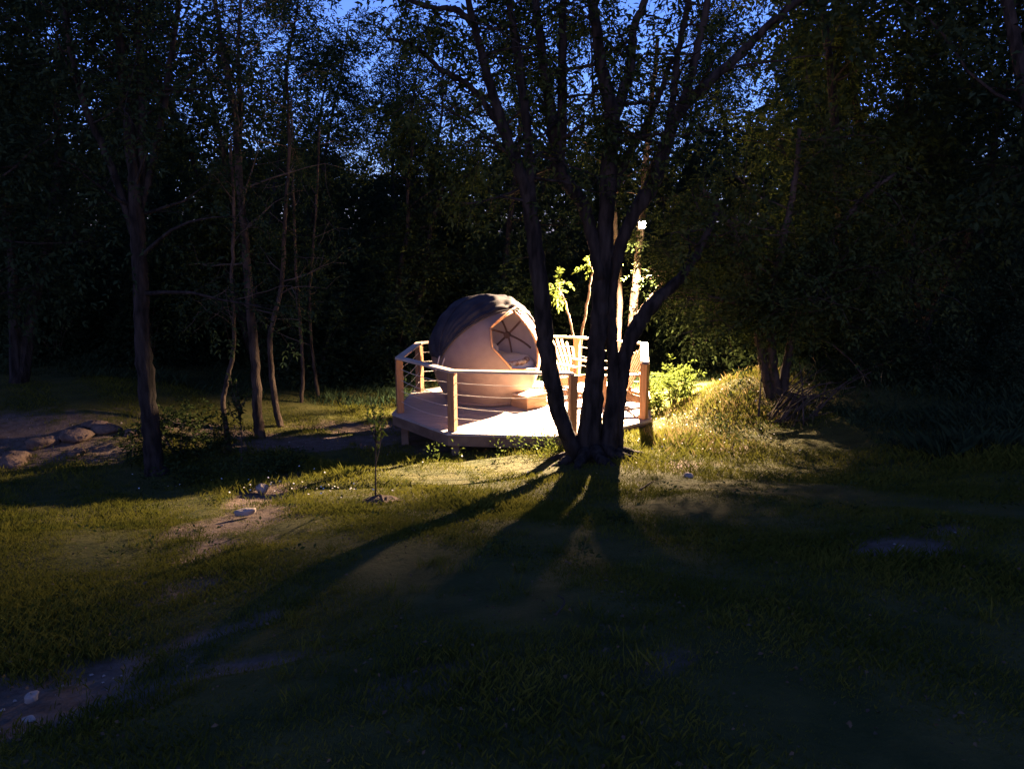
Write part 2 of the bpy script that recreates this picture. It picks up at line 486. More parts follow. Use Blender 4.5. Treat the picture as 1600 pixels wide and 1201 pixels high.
for th in ths:
    rb = open_radius(th)
    for k in range(NK + 1):
        f = (k / NK) ** 1.15; rho = rb + (math.pi - 0.002 - rb) * f
        d = math.cos(rho) * oax + math.sin(rho) * (math.cos(th) * e1 + math.sin(th) * e2)
        V.append(shell_pt(d) + np.array([0, 0, PH]))
F = []
nt_ = len(ths)
for i in range(nt_):
    j = (i + 1) % nt_
    for k in range(NK): F.append((i * (NK + 1) + k, i * (NK + 1) + k + 1, j * (NK + 1) + k + 1, j * (NK + 1) + k))
mb = MB(); mb.add(V, F)
shell = mb.build('shell', M['shell'], pod, True)
sm = shell.modifiers.new('thick', 'SOLIDIFY'); sm.thickness = 0.03; sm.offset = -1; shell.data.materials.append(M['lining']); sm.material_offset = 1
# opening frame, one strut per side
def arc(a, b, r, n=7):
    a = np.array(a); b = np.array(b)
    return [shell_pt(unit(a + (b - a) * t), r) + np.array([0, 0, PH]) for t in np.linspace(0, 1, n)]
for i in range(len(OPEN)):
    mb = MB(); mb.tube(arc(OPEN[i], OPEN[(i + 1) % len(OPEN)], RS + 0.008), 0.017, 6); mb.build('frame_strut', M['copper'], pod, True)
for a_, b_ in (((0.117, -0.821, 0.559), (0.532, -0.228, 0.816)), ((0.532, -0.228, 0.816), (0.825, -0.292, 0.483)), ((0.825, -0.292, 0.483), (0.940, -0.323, 0.111))):
    mb = MB(); mb.tube(arc(a_, b_, RS + 0.035), 0.014, 6); mb.build('frame_strut', M['copper'], pod, True)
# ribs and hub on the inside of the far wall
HUB = np.array((0.407, 0.885, 0.226)); hubd = unit(HUB)
for k in range(6):
    a = k * math.pi / 3 + 0.3
    t1 = unit(np.cross(hubd, [0, 0, 1.0])); t2 = np.cross(hubd, t1)
    end = unit(hubd + 0.75 * (math.cos(a) * t1 + math.sin(a) * t2))
    mb = MB(); mb.tube(arc(hubd, end, RS - 0.055), 0.019, 6); mb.build('rib', M['rib'], pod, True)
mb = MB(); c_ = hubd * (RS - 0.06) + np.array([0, 0, PH]); mb.tube([c_ - hubd * 0.05, c_ + hubd * 0.01], 0.065, 12); mb.build('hub', M['rib'], pod)
# folding canvas hood
aL = np.array((-0.767, -0.641, -0.020)); TT = np.array((0.464, -0.366, 0.807))
f0 = unit(TT - aL * (TT @ aL)); g0 = np.cross(aL, f0)
back = -oax
if g0 @ back < 0: g0 = -g0
NT, NP = 90, 72; SPAN = R(124)
rng = np.random.default_rng(5)
V = []
wob = [rng.uniform(0, 6.28) for _ in range(8)]
for i in range(NT + 1):
    t = math.pi * (0.02 + 0.96 * i / NT)
    for j in range(NP + 1):
        ph = SPAN * j / NP
        st = math.sin(t)
        hoop = (ph / R(41.4)) % 1.0
        r = 1.0 + 0.012 + 0.045 * math.sin(math.pi * hoop) ** 0.8 * st ** 0.6
        fade = math.exp(-(ph / R(26)) ** 2)
        r += fade * st * (0.026 * math.sin(ph * 44 + 1.4 * math.sin(3 * t + wob[0])) + 0.010 * math.sin(t * 16 + 3 * math.sin(ph * 5 + wob[1])))
        r += st * 0.014 * math.sin(t * 15 + 2 * math.sin(ph * 4 + wob[2])) * math.sin(math.pi * hoop) + 0.003 * math.sin(t * 29 + ph * 6)
        drop = 0.05 * math.sin(t * 17 + wob[3]) * (j / NP) ** 6
        ph2 = ph + drop
        d = math.cos(t) * aL + st * (math.cos(ph2) * f0 + math.sin(ph2) * g0)
        V.append(shell_pt(unit(d), r) + np.array([0, 0, PH]))
F = [(i * (NP + 1) + j, (i + 1) * (NP + 1) + j, (i + 1) * (NP + 1) + j + 1, i * (NP + 1) + j + 1) for i in range(NT) for j in range(NP)]
mb = MB(); mb.add(V, F); hood = mb.build('hood', M['hood'], pod, True)
hs = hood.modifiers.new('thick', 'SOLIDIFY'); hs.thickness = 0.008; hs.offset = 1
for ph in (R(-2.5), R(41.4)):
    P = []
    for t in np.linspace(0.03, math.pi - 0.03, 60):
        d = math.cos(t) * aL + math.sin(t) * (math.cos(ph) * f0 + math.sin(ph) * g0)
        P.append(shell_pt(unit(d), 1.03) + np.array([0, 0, PH]))
    mb = MB(); mb.tube(P, 0.016, 6); mb.build('hood_hoop', M['hood'], pod, True)
for du in (0.0, 0.05):
    b0 = aL * 1.06 + np.array([du, -0.02, PH])
    mb = MB(); mb.tube([b0 + np.array([0.03 + du, 0, 0.06]), b0 + np.array([-0.04 + du * .5, 0, -0.20])], 0.012, 6); mb.build('hinge_rod', M['rope'], pod, True)
mb = MB(); mb.tube([(0.735 * math.cos(a), 0.735 * math.sin(a), 0.035) for a in np.linspace(0, 2 * math.pi, 49)], 0.03, 8, False); mb.build('base_ring', M['shell'], pod, True)

# bedding inside the pod: things of their own
def cushion(cx, cy, cz, rx, ry, h, rng, n=40, rings=9, wob=0.01, power=3.0):
    V = []; F = []
    prof = []
    for k in range(rings + 1):
        a = -math.pi / 2 + math.pi * k / rings
        prof.append((math.copysign(abs(math.cos(a)) ** (2 / power), 1), math.copysign(abs(math.sin(a)) ** (2 / power), math.sin(a))))
    pr = [(0.02, -1)] + [(0.72 + 0.28 * c, s) for c, s in prof] + [(0.45, 1.0), (0.02, 1.02)]
    for c, s in pr:
        for i in range(n):
            a = 2 * math.pi * i / n
            V.append((cx + rx * c * math.cos(a), cy + ry * c * math.sin(a), cz + h / 2 * s + rng.normal(0, wob)))
    for k in range(len(pr) - 1):
        for i in range(n): F.append((k * n + i, k * n + (i + 1) % n, (k + 1) * n + (i + 1) % n, (k + 1) * n + i))
    return V, F
rng = np.random.default_rng(7)
mat_root = empty('mattress', (PC[0], PC[1], 0.53), 'thick round white mattress inside the open egg pod', 'mattress')
mb = MB(); mb.add(*cushion(0, 0, 0.09, 0.86, 0.86, 0.30, rng)); mb.build('mattress_pad', M['linen'], mat_root, True)
mb = MB(); P = [(0.875 * math.cos(a), 0.875 * math.sin(a), 0.05) for a in np.linspace(0, 2 * math.pi, 49)]; mb.tube(P, 0.02, 6, False); mb.build('piping', M['linen'], mat_root, True)
# rolled patterned quilt lying at the mouth of the pod
of = unit(np.array([oax[0], oax[1], 0])); sd = np.array([-of[1], of[0], 0])
qb = np.array([PC[0], PC[1], 0.0]) + of * 0.80
P = [qb + sd * s + np.array([0, 0, 0.745]) - of * 0.25 * (abs(s) / .5) ** 2 for s in np.linspace(-0.5, 0.5, 25)]
V, F = tube(P, [0.02] + [0.055 + 0.008 * math.sin(i * 1.9) for i in range(23)] + [0.02], 12, True)
mb = MB(); mb.add(V, F); q = mb.build('rolled_quilt', M['quilt'], None, True)
tag(q, 'patterned brown and cream quilt rolled up at the open mouth of the pod', 'quilt')
mb = MB(); mb.add(*cushion(0, 0, 0, 0.32, 0.22, 0.15, rng, 28, 7, 0.006, 2.2))
pl = mb.build('pillow', M['linen'], None, True, loc=(PC[0] - 0.10, PC[1] + 0.40, 0.85)); pl.rotation_euler = (R(24), 0, R(10))
tag(pl, 'plump white pillow propped at the back of the pod bed', 'pillow')

# ------------------------------------------------------------------ step box in front of the pod
ang = math.atan2(13.159 - 12.834, 0.624 - 0.263)
box = empty('step_box', (0.263, 12.834, 0.003), 'low square timber step box standing in front of the pod mouth', 'step', rz=ang)
W_, D_, H_ = 0.46, 0.42, 0.235
for k in range(3):
    mb = MB(); mb.box((W_ / 2, D_ / 6 + k * D_ / 3, H_ - 0.013), (W_ + 0.02, D_ / 3 - 0.004, 0.026)); mb.build('top_board', M['rail'], box, bevel=0.003)
for k in range(2):
    h = (H_ - 0.028) / 2
    for a_, b_ in (((0.0, 0.011), (W_, 0.011)), ((0.0, D_ - 0.011), (W_, D_ - 0.011)), ((0.011, 0.024), (0.011, D_ - 0.024)), ((W_ - 0.011, 0.024), (W_ - 0.011, D_ - 0.024))):
        mb = MB(); mb.plank((a_[0], a_[1], h * (k + .5)), (b_[0], b_[1], h * (k + .5)), 0.022, h - 0.003); mb.build('side_board', M['chair'], box, bevel=0.002)

# ------------------------------------------------------------------ slatted garden armchairs
def make_chair(label):
    t = empty('garden_armchair', (0, 0, 0), label, 'chair', 'slatted wooden armchairs on the deck')
    def part(name, fn):
        mb = MB(); fn(mb); return mb.build(name, M['chair'], t, bevel=0.003)
    for k in range(5):
        f = k / 4; yy = -0.33 + 0.42 * f; zz = 0.385 - 0.10 * f
        part('seat_slat', lambda mb: mb.box((0, yy, zz), (0.54, 0.092, 0.022), Matrix.Rotation(R(-13), 3, 'X')))
    for s in (-1, 1):
        part('rear_leg', lambda mb: mb.plank((s * 0.262, -0.36, 0.345), (s * 0.262, 0.52, 0.055), 0.028, 0.115))
        part('front_leg', lambda mb: mb.plank((s * 0.295, -0.33, 0.0), (s * 0.295, -0.33, 0.555), 0.030, 0.11, (0, 1, 0)))
        part('armrest', lambda mb: mb.plank((s * 0.325, -0.43, 0.570), (s * 0.325, 0.36, 0.570), 0.14, 0.024))
        part('arm_bracket', lambda mb: mb.plank((s * 0.325, -0.33, 0.44), (s * 0.325, -0.33, 0.556), 0.06, 0.04, (0, 1, 0)))
    for k in range(7):
        f = (k - 3) / 3.0
        L = 0.82 - 0.20 * f * f
        b0 = Vector((f * 0.205, 0.115, 0.24)); tip = Vector((f * 0.350, 0.115 + L * 0.42, 0.24 + L * 0.90))
        def slat(mb):
            y_ = (tip - b0).normalized(); n_ = Vector((0, -0.90, 0.42)); x_ = y_.cross(n_).normalized(); z_ = x_.cross(y_)
            pts = []
            for q, w in ((0, .024), (.5, .028), (.93, .032), (.985, .027), (1.0, .012)):
                c = b0.lerp(tip, q)
                pts.append((c - x_ * w, c + x_ * w))
            v = [p for a in pts for p in (a[0], a[1])] + [p + z_ * 0.018 for a in pts for p in (a[0], a[1])]
            n = 10; f_ = []
            for i in range(4):
                a = 2 * i
                f_ += [(a, a + 2, a + 3, a + 1), (n + a, n + a + 1, n + a + 3, n + a + 2), (a, n + a, n + a + 2, a + 2), (a + 1, a + 3, n + a + 3, n + a + 1)]
            f_ += [(0, 1, n + 1, n), (8, n + 8, n + 9, 9)]
            mb.add(v, f_)
        part('back_slat', slat)
    part('back_rail', lambda mb: mb.box((0, 0.175, 0.30), (0.50, 0.03, 0.075), Matrix.Rotation(R(-25), 3, 'X')))
    part('back_rail', lambda mb: mb.box((0, 0.318, 0.558), (0.72, 0.03, 0.075), Matrix.Rotation(R(-25), 3, 'X')))
    return t
def copy_tree(o, parent=None, label=None):
    c = o.copy(); COL.objects.link(c)
    if parent: c.parent = parent
    if label: c['label'] = label
    for ch in list(o.children): copy_tree(ch, c)
    return c
chair = make_chair('slatted wooden garden armchair beside the pod with its fan back towards the railing')
chair.location = (1.15, 14.30, 0.003); chair.rotation_euler = (0, 0, R(41))
ch2 = copy_tree(chair, None, 'slatted wooden garden armchair at the deck edge seen side on beside the tall tree')
ch2.location = (1.86, 13.35, 0.003); ch2.rotation_euler = (0, 0, R(-82))

# ------------------------------------------------------------------ trees
def bark_stem(name, pts, m, parent, rng, sides=10, n=7, rough=0.05, origin=None):
    q = spline(pts, n)
    q[:, :3] += rng.normal(0, 0.006, q[:, :3].shape)
    if origin is not None: q[:, :3] -= origin
    V, F = tube(q[:, :3], q[:, 3], sides, True, rough, rng)
    mb = MB(); mb.add(V, F)
    return mb.build(name, m, parent, True)

def grow(stems, rng, tmin=0.45, nb=14, L=(0.9, 2.0), up=0.35, twigs=5, per=7, spread=0.16, r_scale=0.35, sub=0.55, out=None, zmin=None):
    """side branches and twigs from stem polylines (x, y, z, r); gives tube arrays and spray anchors"""
    tv, tf, n0 = [], [], 0
    C, A = [], []
    for st in stems:
        q = spline(st, 6); m = len(q)
        for b in range(nb):
            f = tmin + (1 - tmin) * (b + rng.random()) / nb
            i = min(m - 1, int(f * (m - 1)))
            p0 = q[i, :3]; r0 = max(0.006, q[i, 3] * r_scale)
            a = rng.uniform(0, 2 * math.pi)
            d = np.array([math.cos(a), math.sin(a), up + rng.normal(0, 0.3)])
            if out is not None: d = d + out
            d = d / np.linalg.norm(d)
            ln = rng.uniform(*L) * (1.15 - 0.5 * f)
            P = [p0]; dd = d.copy()
            for k in range(5):
                dd = unit(dd + rng.normal(0, 0.16, 3) + np.array([0, 0, 0.06 - 0.03 * k]))
                P.append(P[-1] + dd * ln / 5)
            if zmin is not None and P[-1][2] < zmin: continue
            rad = np.linspace(r0, 0.004, 6)
            v, fc = tube(P, rad, 5); tv.append(v); tf.extend(tuple(x + n0 for x in t) for t in fc); n0 += len(v)
            for w in range(twigs):
                k = 1 + int(rng.integers(0, 5)); s = P[k]
                td = unit(dd * 0.4 + rng.normal(0, 0.6, 3) + np.array([0, 0, -0.05]))
                tl = ln * sub * rng.uniform(0.5, 1.0)
                T = [s, s + td * tl * .5 + rng.normal(0, .03, 3), s + td * tl + np.array([0, 0, -0.06 * tl])]
                v, fc = tube(T, [0.006, 0.004, 0.002], 3); tv.append(v); tf.extend(tuple(x + n0 for x in t) for t in fc); n0 += len(v)
                ff = rng.uniform(0.15, 1.05, per)[:, None]
                C.append(s + td * tl * ff + rng.normal(0, spread, (per, 3)))
                A.append(np.tile(td, (per, 1)) + rng.normal(0, 0.7, (per, 3)) + np.array([0, 0, -0.25]))
    return np.vstack(tv), tf, np.vstack(C), np.vstack(A)

def tree(name, label, cat, stems, seed, group=None, bark='bark', leafm='leaf', leaf=0.075, rach=0.2, pairs=3, tmin=0.45, sides=10, extra=None, crown_stems=None, **kw):
    rng = np.random.default_rng(seed)
    base = np.array(stems[0][0][:3], float)
    root = empty(name, base, label, cat, group)
    for k, s in enumerate(stems):
        bark_stem('trunk', s, M[bark], root, rng, sides, 7, 0.05, base)
    tv, tf, C, A = grow(crown_stems or stems, rng, tmin=tmin, **kw)
    mb = MB(); mb.add(tv - base, tf); bo = mb.build('branches', M[bark if bark != 'bark_pale' else 'twig'], root, True); bo['kind'] = 'stuff'
    if extra is not None: C = np.vstack([C, extra[0]]); A = np.vstack([A, extra[1]])
    q = sprays(C - base, A, rng, leaf, rach, pairs)
    cr = link('crown', quads_mesh('crown', q, M[leafm]), root); cr['kind'] = 'stuff'
    return root

# the tall multi-stem tree in front of the deck
MAIN = [
    [(1.08, 9.85, -0.13, 0.231), (1.03, 9.83, 0.27, 0.169), (1.05, 9.81, 0.88, 0.134), (1.08, 9.79, 1.39, 0.115), (1.10, 9.77, 1.89, 0.106), (1.13, 9.75, 2.38, 0.109), (1.16, 9.72, 3.09, 0.099), (1.18, 9.70, 3.78, 0.097), (1.21, 9.68, 4.33, 0.092), (1.10, 9.66, 4.73, 0.080), (1.02, 9.64, 5.08, 0.068), (0.94, 9.62, 5.63, 0.056), (0.86, 9.60, 6.24, 0.040)],
    [(1.21, 9.85, -0.11, 0.214), (1.27, 9.86, 0.26, 0.144), (1.32, 9.87, 0.87, 0.084), (1.31, 9.88, 1.38, 0.075), (1.26, 9.89, 1.88, 0.083), (1.26, 9.90, 2.21, 0.082), (1.32, 9.91, 2.61, 0.081), (1.47, 9.92, 3.09, 0.081), (1.75, 9.93, 3.56, 0.096), (1.91, 9.94, 4.06, 0.079), (2.05, 9.95, 4.44, 0.079), (2.43, 9.96, 4.81, 0.059), (2.81, 9.97, 5.14, 0.055), (3.10, 9.98, 5.44, 0.046), (3.54, 9.99, 5.77, 0.039), (4.06, 10.00, 6.02, 0.027)],
    [(0.94, 9.85, -0.07, 0.154), (0.77, 9.77, 0.29, 0.109), (0.60, 9.69, 0.74, 0.108), (0.47, 9.61, 1.34, 0.110), (0.40, 9.53, 1.84, 0.108), (0.34, 9.45, 2.40, 0.102), (0.24, 9.38, 3.09, 0.092), (0.17, 9.30, 3.45, 0.075), (0.00, 9.22, 3.91, 0.063), (-0.17, 9.14, 4.37, 0.058), (-0.33, 9.06, 4.91, 0.046), (-0.43, 8.98, 5.28, 0.038), (-0.53, 8.90, 5.69, 0.027)],
    [(1.29, 9.90, -0.15, 0.189), (1.37, 9.92, 0.25, 0.120), (1.39, 9.94, 0.68, 0.102), (1.44, 9.96, 1.11, 0.093), (1.50, 9.98, 1.45, 0.092), (1.61, 10.00, 1.74, 0.100), (1.79, 10.02, 2.03, 0.092), (2.02, 10.04, 2.24, 0.075), (2.21, 10.06, 2.44, 0.062), (2.44, 10.08, 2.81, 0.050), (2.62, 10.10, 3.25, 0.037)],
    [(1.12, 9.70, 2.42, 0.080), (0.92, 9.70, 3.20, 0.079), (0.76, 9.70, 3.47, 0.078), (0.57, 9.70, 3.72, 0.082), (0.51, 9.70, 4.15, 0.085), (0.42, 9.70, 4.66, 0.061), (0.34, 9.70, 5.16, 0.053), (0.28, 9.70, 5.58, 0.045), (0.22, 9.70, 6.07, 0.033)],
    [(0.55, 9.70, 3.76, 0.078), (0.60, 9.72, 4.23, 0.066), (0.60, 9.75, 4.92, 0.054), (0.60, 9.78, 5.60, 0.045), (0.63, 9.80, 6.17, 0.034)],
    [(0.22, 9.35, 3.20, 0.068), (0.22, 9.31, 3.48, 0.064), (0.19, 9.27, 3.98, 0.056), (0.12, 9.22, 4.58, 0.051), (0.04, 9.18, 5.05, 0.047), (-0.03, 9.14, 5.44, 0.039), (-0.11, 9.10, 5.88, 0.028)],
    [(1.20, 9.70, 4.30, 0.077), (1.31, 9.74, 4.56, 0.069), (1.42, 9.78, 4.98, 0.057), (1.46, 9.82, 5.40, 0.050), (1.59, 9.86, 5.73, 0.042), (1.66, 9.90, 6.20, 0.030)],
    [(1.24, 9.75, 3.48, 0.055), (1.46, 9.86, 3.98, 0.047), (1.63, 9.97, 4.22, 0.044), (1.83, 10.09, 4.65, 0.036), (1.99, 10.20, 5.12, 0.028)],
    [(2.07, 9.95, 4.46, 0.055), (2.20, 9.94, 4.92, 0.051), (2.27, 9.93, 5.29, 0.046), (2.34, 9.91, 5.71, 0.042), (2.36, 9.90, 6.13, 0.030)],
    [(1.90, 9.90, 4.06, 0.051), (1.98, 9.97, 4.63, 0.043), (2.03, 10.05, 5.09, 0.039), (2.15, 10.12, 5.70, 0.035), (2.23, 10.20, 6.15, 0.027)],
    [(0.00, 9.22, 3.94, 0.041), (-0.22, 9.16, 4.29, 0.036), (-0.47, 9.09, 4.59, 0.032), (-0.78, 9.03, 4.75, 0.028), (-1.05, 8.96, 4.97, 0.024), (-1.35, 8.90, 5.05, 0.017)],
    [(-0.39, 9.05, 5.18, 0.035), (-0.59, 8.97, 5.34, 0.031), (-0.86, 8.88, 5.35, 0.027), (-1.09, 8.80, 5.41, 0.024)],
]
cr_st = [MAIN[0][7:], MAIN[1][8:], MAIN[2][7:], MAIN[3][8:], MAIN[4][3:], MAIN[5], MAIN[6], MAIN[7], MAIN[8], MAIN[9], MAIN[10], MAIN[11], MAIN[12]]
main_tree = tree('multi_stem_tree', 'tall dark tree of several stems from one base right in front of the deck', 'tree', MAIN, 11, sides=14, bark='bark_dark',
     leaf=0.085, rach=0.22, crown_stems=cr_st, tmin=0.0, nb=8, L=(0.5, 1.4), twigs=4, per=4, spread=0.10, up=0.1, zmin=2.75)

_o = np.array(main_tree.location); _g = np.random.default_rng(12)
for k in range(8):
    a_ = k * 0.785 + _g.uniform(-.25, .25); L_ = _g.uniform(.45, .85); P = []
    for f in (0, .35, .7, 1.0):
        x_ = _o[0] + math.cos(a_ + .3 * f) * (0.16 + L_ * f); y_ = _o[1] + math.sin(a_ + .3 * f) * (0.14 + L_ * f)
        P.append((x_ - _o[0], y_ - _o[1], gz(x_, y_) - _o[2] + 0.16 * (1 - f) ** 2 - 0.05 * f, 0.085 * (1 - f) + 0.018))
    bark_stem('root', P, M['bark_dark'], main_tree, _g, 8, 5, .06)
# lit trees behind the deck, one of them carrying the lamp
_r = np.random.default_rng(220)
_c = np.array([2.395, 15.3, 2.90]) + _r.normal(0, 1, (26, 3)) * np.array([.05, .07, .085])
shade_sprig = (_c, _r.normal(0, .7, (26, 3)) + np.array([-.3, -.6, -.3]))  # leaf cluster added near the lamp to darken the ground between trunk shadows
lamp_tree = tree('lamp_tree', 'slim lit tree behind the deck with the floodlight fixed to its trunk', 'tree', [
    [(2.54, 16.80, -0.33, 0.107), (2.60, 16.80, 0.53, 0.099), (2.66, 16.80, 1.52, 0.091), (2.72, 16.80, 2.48, 0.083), (2.76, 16.80, 3.15, 0.082), (2.81, 16.80, 4.34, 0.067), (2.90, 16.80, 5.62, 0.053), (2.98, 16.80, 6.87, 0.039)],
    [(2.64, 16.80, 1.03, 0.056), (2.94, 16.70, 1.52, 0.049), (3.13, 16.60, 1.81, 0.041), (3.33, 16.50, 2.22, 0.027)]], 21, bark='bark_pale', leafm='leaf', nb=6, L=(0.4, 1.1), tmin=0.72, per=4, twigs=4, extra=shade_sprig)
_b = np.array(lamp_tree.location); mb = MB(); mb.tube(spline([np.array((2.752, 16.780, 2.993)) - _b, np.array([2.50, 16.0, 3.12]) - _b, np.array([2.395, 15.25, 2.88]) - _b], 6), np.linspace(.014, .004, 13), 5); mb.build('shade_branch', M['twig'], lamp_tree, True)  # branch added only to carry the light-blocking leaves
tree('slim_lit_tree', 'slim pale tree behind the deck railing next to the lamp tree', 'tree', [
    [(2.33, 17.00, -0.30, 0.079), (2.37, 17.04, 0.78, 0.071), (2.36, 17.08, 1.91, 0.064), (2.27, 17.12, 2.88, 0.056), (2.14, 17.16, 4.37, 0.048), (2.03, 17.20, 6.20, 0.034)]], 22, bark='bark_pale', nb=8, L=(0.5, 1.2), tmin=0.72, per=5, twigs=3)
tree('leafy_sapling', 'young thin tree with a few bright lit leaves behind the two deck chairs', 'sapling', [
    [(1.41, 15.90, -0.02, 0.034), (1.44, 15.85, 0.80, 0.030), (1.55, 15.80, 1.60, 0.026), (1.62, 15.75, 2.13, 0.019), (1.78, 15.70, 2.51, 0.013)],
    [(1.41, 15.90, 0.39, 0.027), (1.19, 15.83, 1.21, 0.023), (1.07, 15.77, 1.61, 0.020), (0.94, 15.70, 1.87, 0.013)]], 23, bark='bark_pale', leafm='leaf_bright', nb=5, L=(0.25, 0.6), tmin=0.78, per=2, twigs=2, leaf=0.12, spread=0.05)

# left trees
LG = 'trees standing left of the deck'
tree('forked_tree', 'dark thick forked tree nearest on the left with a swollen foot', 'tree', [
    [(-5.25, 10.90, -0.56, 0.189), (-5.28, 10.91, -0.34, 0.137), (-5.28, 10.92, 0.26, 0.126), (-5.30, 10.93, 0.83, 0.116), (-5.29, 10.94, 1.58, 0.105), (-5.24, 10.95, 2.39, 0.104), (-5.22, 10.95, 3.10, 0.098), (-5.22, 10.96, 3.79, 0.079), (-5.23, 10.97, 4.47, 0.070), (-5.25, 10.98, 5.21, 0.060), (-5.26, 10.99, 6.01, 0.047), (-5.26, 11.00, 6.71, 0.033)],
    [(-5.23, 11.00, 3.14, 0.072), (-5.14, 11.05, 3.88, 0.058), (-5.07, 11.10, 4.82, 0.053), (-5.06, 11.15, 5.57, 0.043), (-5.03, 11.20, 6.38, 0.034)],
    [(-5.27, 11.00, 2.75, 0.059), (-5.35, 10.93, 3.32, 0.053), (-5.52, 10.87, 4.04, 0.048), (-5.69, 10.80, 4.61, 0.043), (-5.77, 10.73, 5.27, 0.038), (-5.76, 10.67, 5.92, 0.033), (-5.74, 10.60, 6.35, 0.024)],
    [(-5.20, 11.00, 3.28, 0.054), (-5.04, 11.10, 3.80, 0.049), (-4.85, 11.20, 4.58, 0.044), (-4.75, 11.30, 5.19, 0.040), (-4.64, 11.40, 5.83, 0.035), (-4.54, 11.50, 6.55, 0.026)]], 31, LG, crown_stems=None, nb=12, L=(0.8, 2.3), tmin=0.42, per=6, twigs=5, leafm='leaf_dark', leaf=0.09, bark='bark_dark')
tree('straight_tree', 'straight dark tree with patchy lit bark between two thin crooked trees', 'tree', [
    [(-4.57, 13.50, -0.74, 0.099), (-4.60, 13.54, -0.16, 0.087), (-4.60, 13.59, 0.77, 0.080), (-4.64, 13.63, 1.80, 0.074), (-4.66, 13.68, 2.80, 0.067), (-4.71, 13.72, 3.88, 0.061), (-4.72, 13.77, 4.84, 0.055), (-4.85, 13.81, 5.77, 0.049), (-4.95, 13.86, 6.59, 0.038), (-5.00, 13.90, 7.39, 0.027)],
    [(-4.71, 13.80, 3.02, 0.051), (-4.78, 13.90, 4.00, 0.045), (-4.71, 14.00, 4.98, 0.039), (-4.71, 14.10, 6.04, 0.033), (-4.65, 14.20, 6.88, 0.027)]], 32, LG, nb=14, L=(0.8, 2.2), tmin=0.42, per=7, twigs=5, leafm='leaf_dark', bark='bark_pale', leaf=0.08)
tree('crooked_tree', 'thin crooked pale tree lit along its edge standing by the leafy bush', 'tree', [
    [(-4.71, 12.40, -0.68, 0.048), (-4.76, 12.43, -0.25, 0.043), (-4.79, 12.45, 0.21, 0.040), (-4.69, 12.47, 0.63, 0.037), (-4.58, 12.50, 1.06, 0.034), (-4.54, 12.53, 1.58, 0.031), (-4.53, 12.55, 2.30, 0.028), (-4.43, 12.57, 3.32, 0.026), (-4.42, 12.60, 4.40, 0.020)]], 33, LG, nb=10, L=(0.5, 1.4), tmin=0.55, per=6, twigs=4, leafm='leaf_dark', bark='bark_pale', leaf=0.08)
tree('leaning_tree', 'slim pale leaning tree nearest the gravel strip left of the deck', 'tree', [
    [(-4.37, 14.10, -0.64, 0.067), (-4.46, 14.15, -0.18, 0.060), (-4.51, 14.20, 0.43, 0.054), (-4.52, 14.25, 1.03, 0.048), (-4.41, 14.30, 1.50, 0.045), (-4.26, 14.35, 2.09, 0.042), (-4.15, 14.40, 3.25, 0.035), (-4.02, 14.45, 4.49, 0.029), (-4.00, 14.50, 5.81, 0.023)]], 34, LG, nb=11, L=(0.6, 1.7), tmin=0.5, per=6, twigs=4, leafm='leaf_dark', bark='bark_pale', leaf=0.08)
tree('thin_tree', 'very thin upright tree farther back, left of its faint twin', 'tree', [
    [(-4.52, 16.10, -0.66, 0.041), (-4.45, 16.14, 0.21, 0.037), (-4.48, 16.18, 1.17, 0.034), (-4.50, 16.22, 2.50, 0.033), (-4.48, 16.26, 4.05, 0.026), (-4.44, 16.30, 5.67, 0.019)]], 35, LG, nb=10, L=(0.6, 1.6), tmin=0.4, per=6, twigs=4, leafm='leaf_dark', bark='bark_pale', leaf=0.08)
tree('thin_tree', 'very thin tree farther back, right of its faint twin', 'tree', [
    [(-4.27, 16.60, -0.67, 0.042), (-4.33, 16.64, -0.01, 0.035), (-4.38, 16.68, 0.55, 0.035), (-4.38, 16.72, 1.66, 0.031), (-4.20, 16.76, 3.15, 0.027), (-4.01, 16.80, 5.12, 0.020)]], 36, LG, nb=10, L=(0.6, 1.6), tmin=0.4, per=6, twigs=4, leafm='leaf_dark', bark='bark_pale', leaf=0.08)

# tree on the bank to the right
tree('bank_tree', 'dark bushy tree of three stems leaning on the grassy bank right of the deck', 'tree', [
    [(3.94, 11.40, 0.52, 0.097), (3.82, 11.40, 0.89, 0.072), (3.69, 11.40, 1.42, 0.067), (3.60, 11.40, 1.90, 0.062), (3.46, 11.40, 2.37, 0.056), (3.26, 11.40, 2.92, 0.047), (2.96, 11.40, 3.38, 0.037), (2.67, 11.40, 3.64, 0.023)],
    [(4.04, 11.40, 0.52, 0.097), (3.92, 11.37, 0.94, 0.077), (3.84, 11.33, 1.53, 0.071), (3.85, 11.30, 2.19, 0.061), (3.89, 11.27, 2.83, 0.051), (3.99, 11.23, 3.55, 0.041), (4.01, 11.20, 4.41, 0.027)],
    [(4.11, 11.40, 0.52, 0.087), (4.13, 11.42, 0.93, 0.068), (4.22, 11.43, 1.61, 0.062), (4.37, 11.45, 2.27, 0.052), (4.68, 11.47, 2.92, 0.042), (5.11, 11.48, 3.47, 0.033), (5.55, 11.50, 3.83, 0.023)],
    [(3.85, 11.30, 1.34, 0.043), (3.55, 11.20, 1.82, 0.037), (3.13, 11.10, 2.02, 0.028), (2.74, 11.00, 2.10, 0.018)],
    [(4.22, 11.40, 1.71, 0.043), (4.61, 11.37, 2.18, 0.038), (5.05, 11.33, 2.37, 0.028), (5.50, 11.30, 2.42, 0.019)]], 41, nb=17, L=(0.7, 1.8), tmin=0.32, per=8, twigs=6, leaf=0.085, up=0.05)

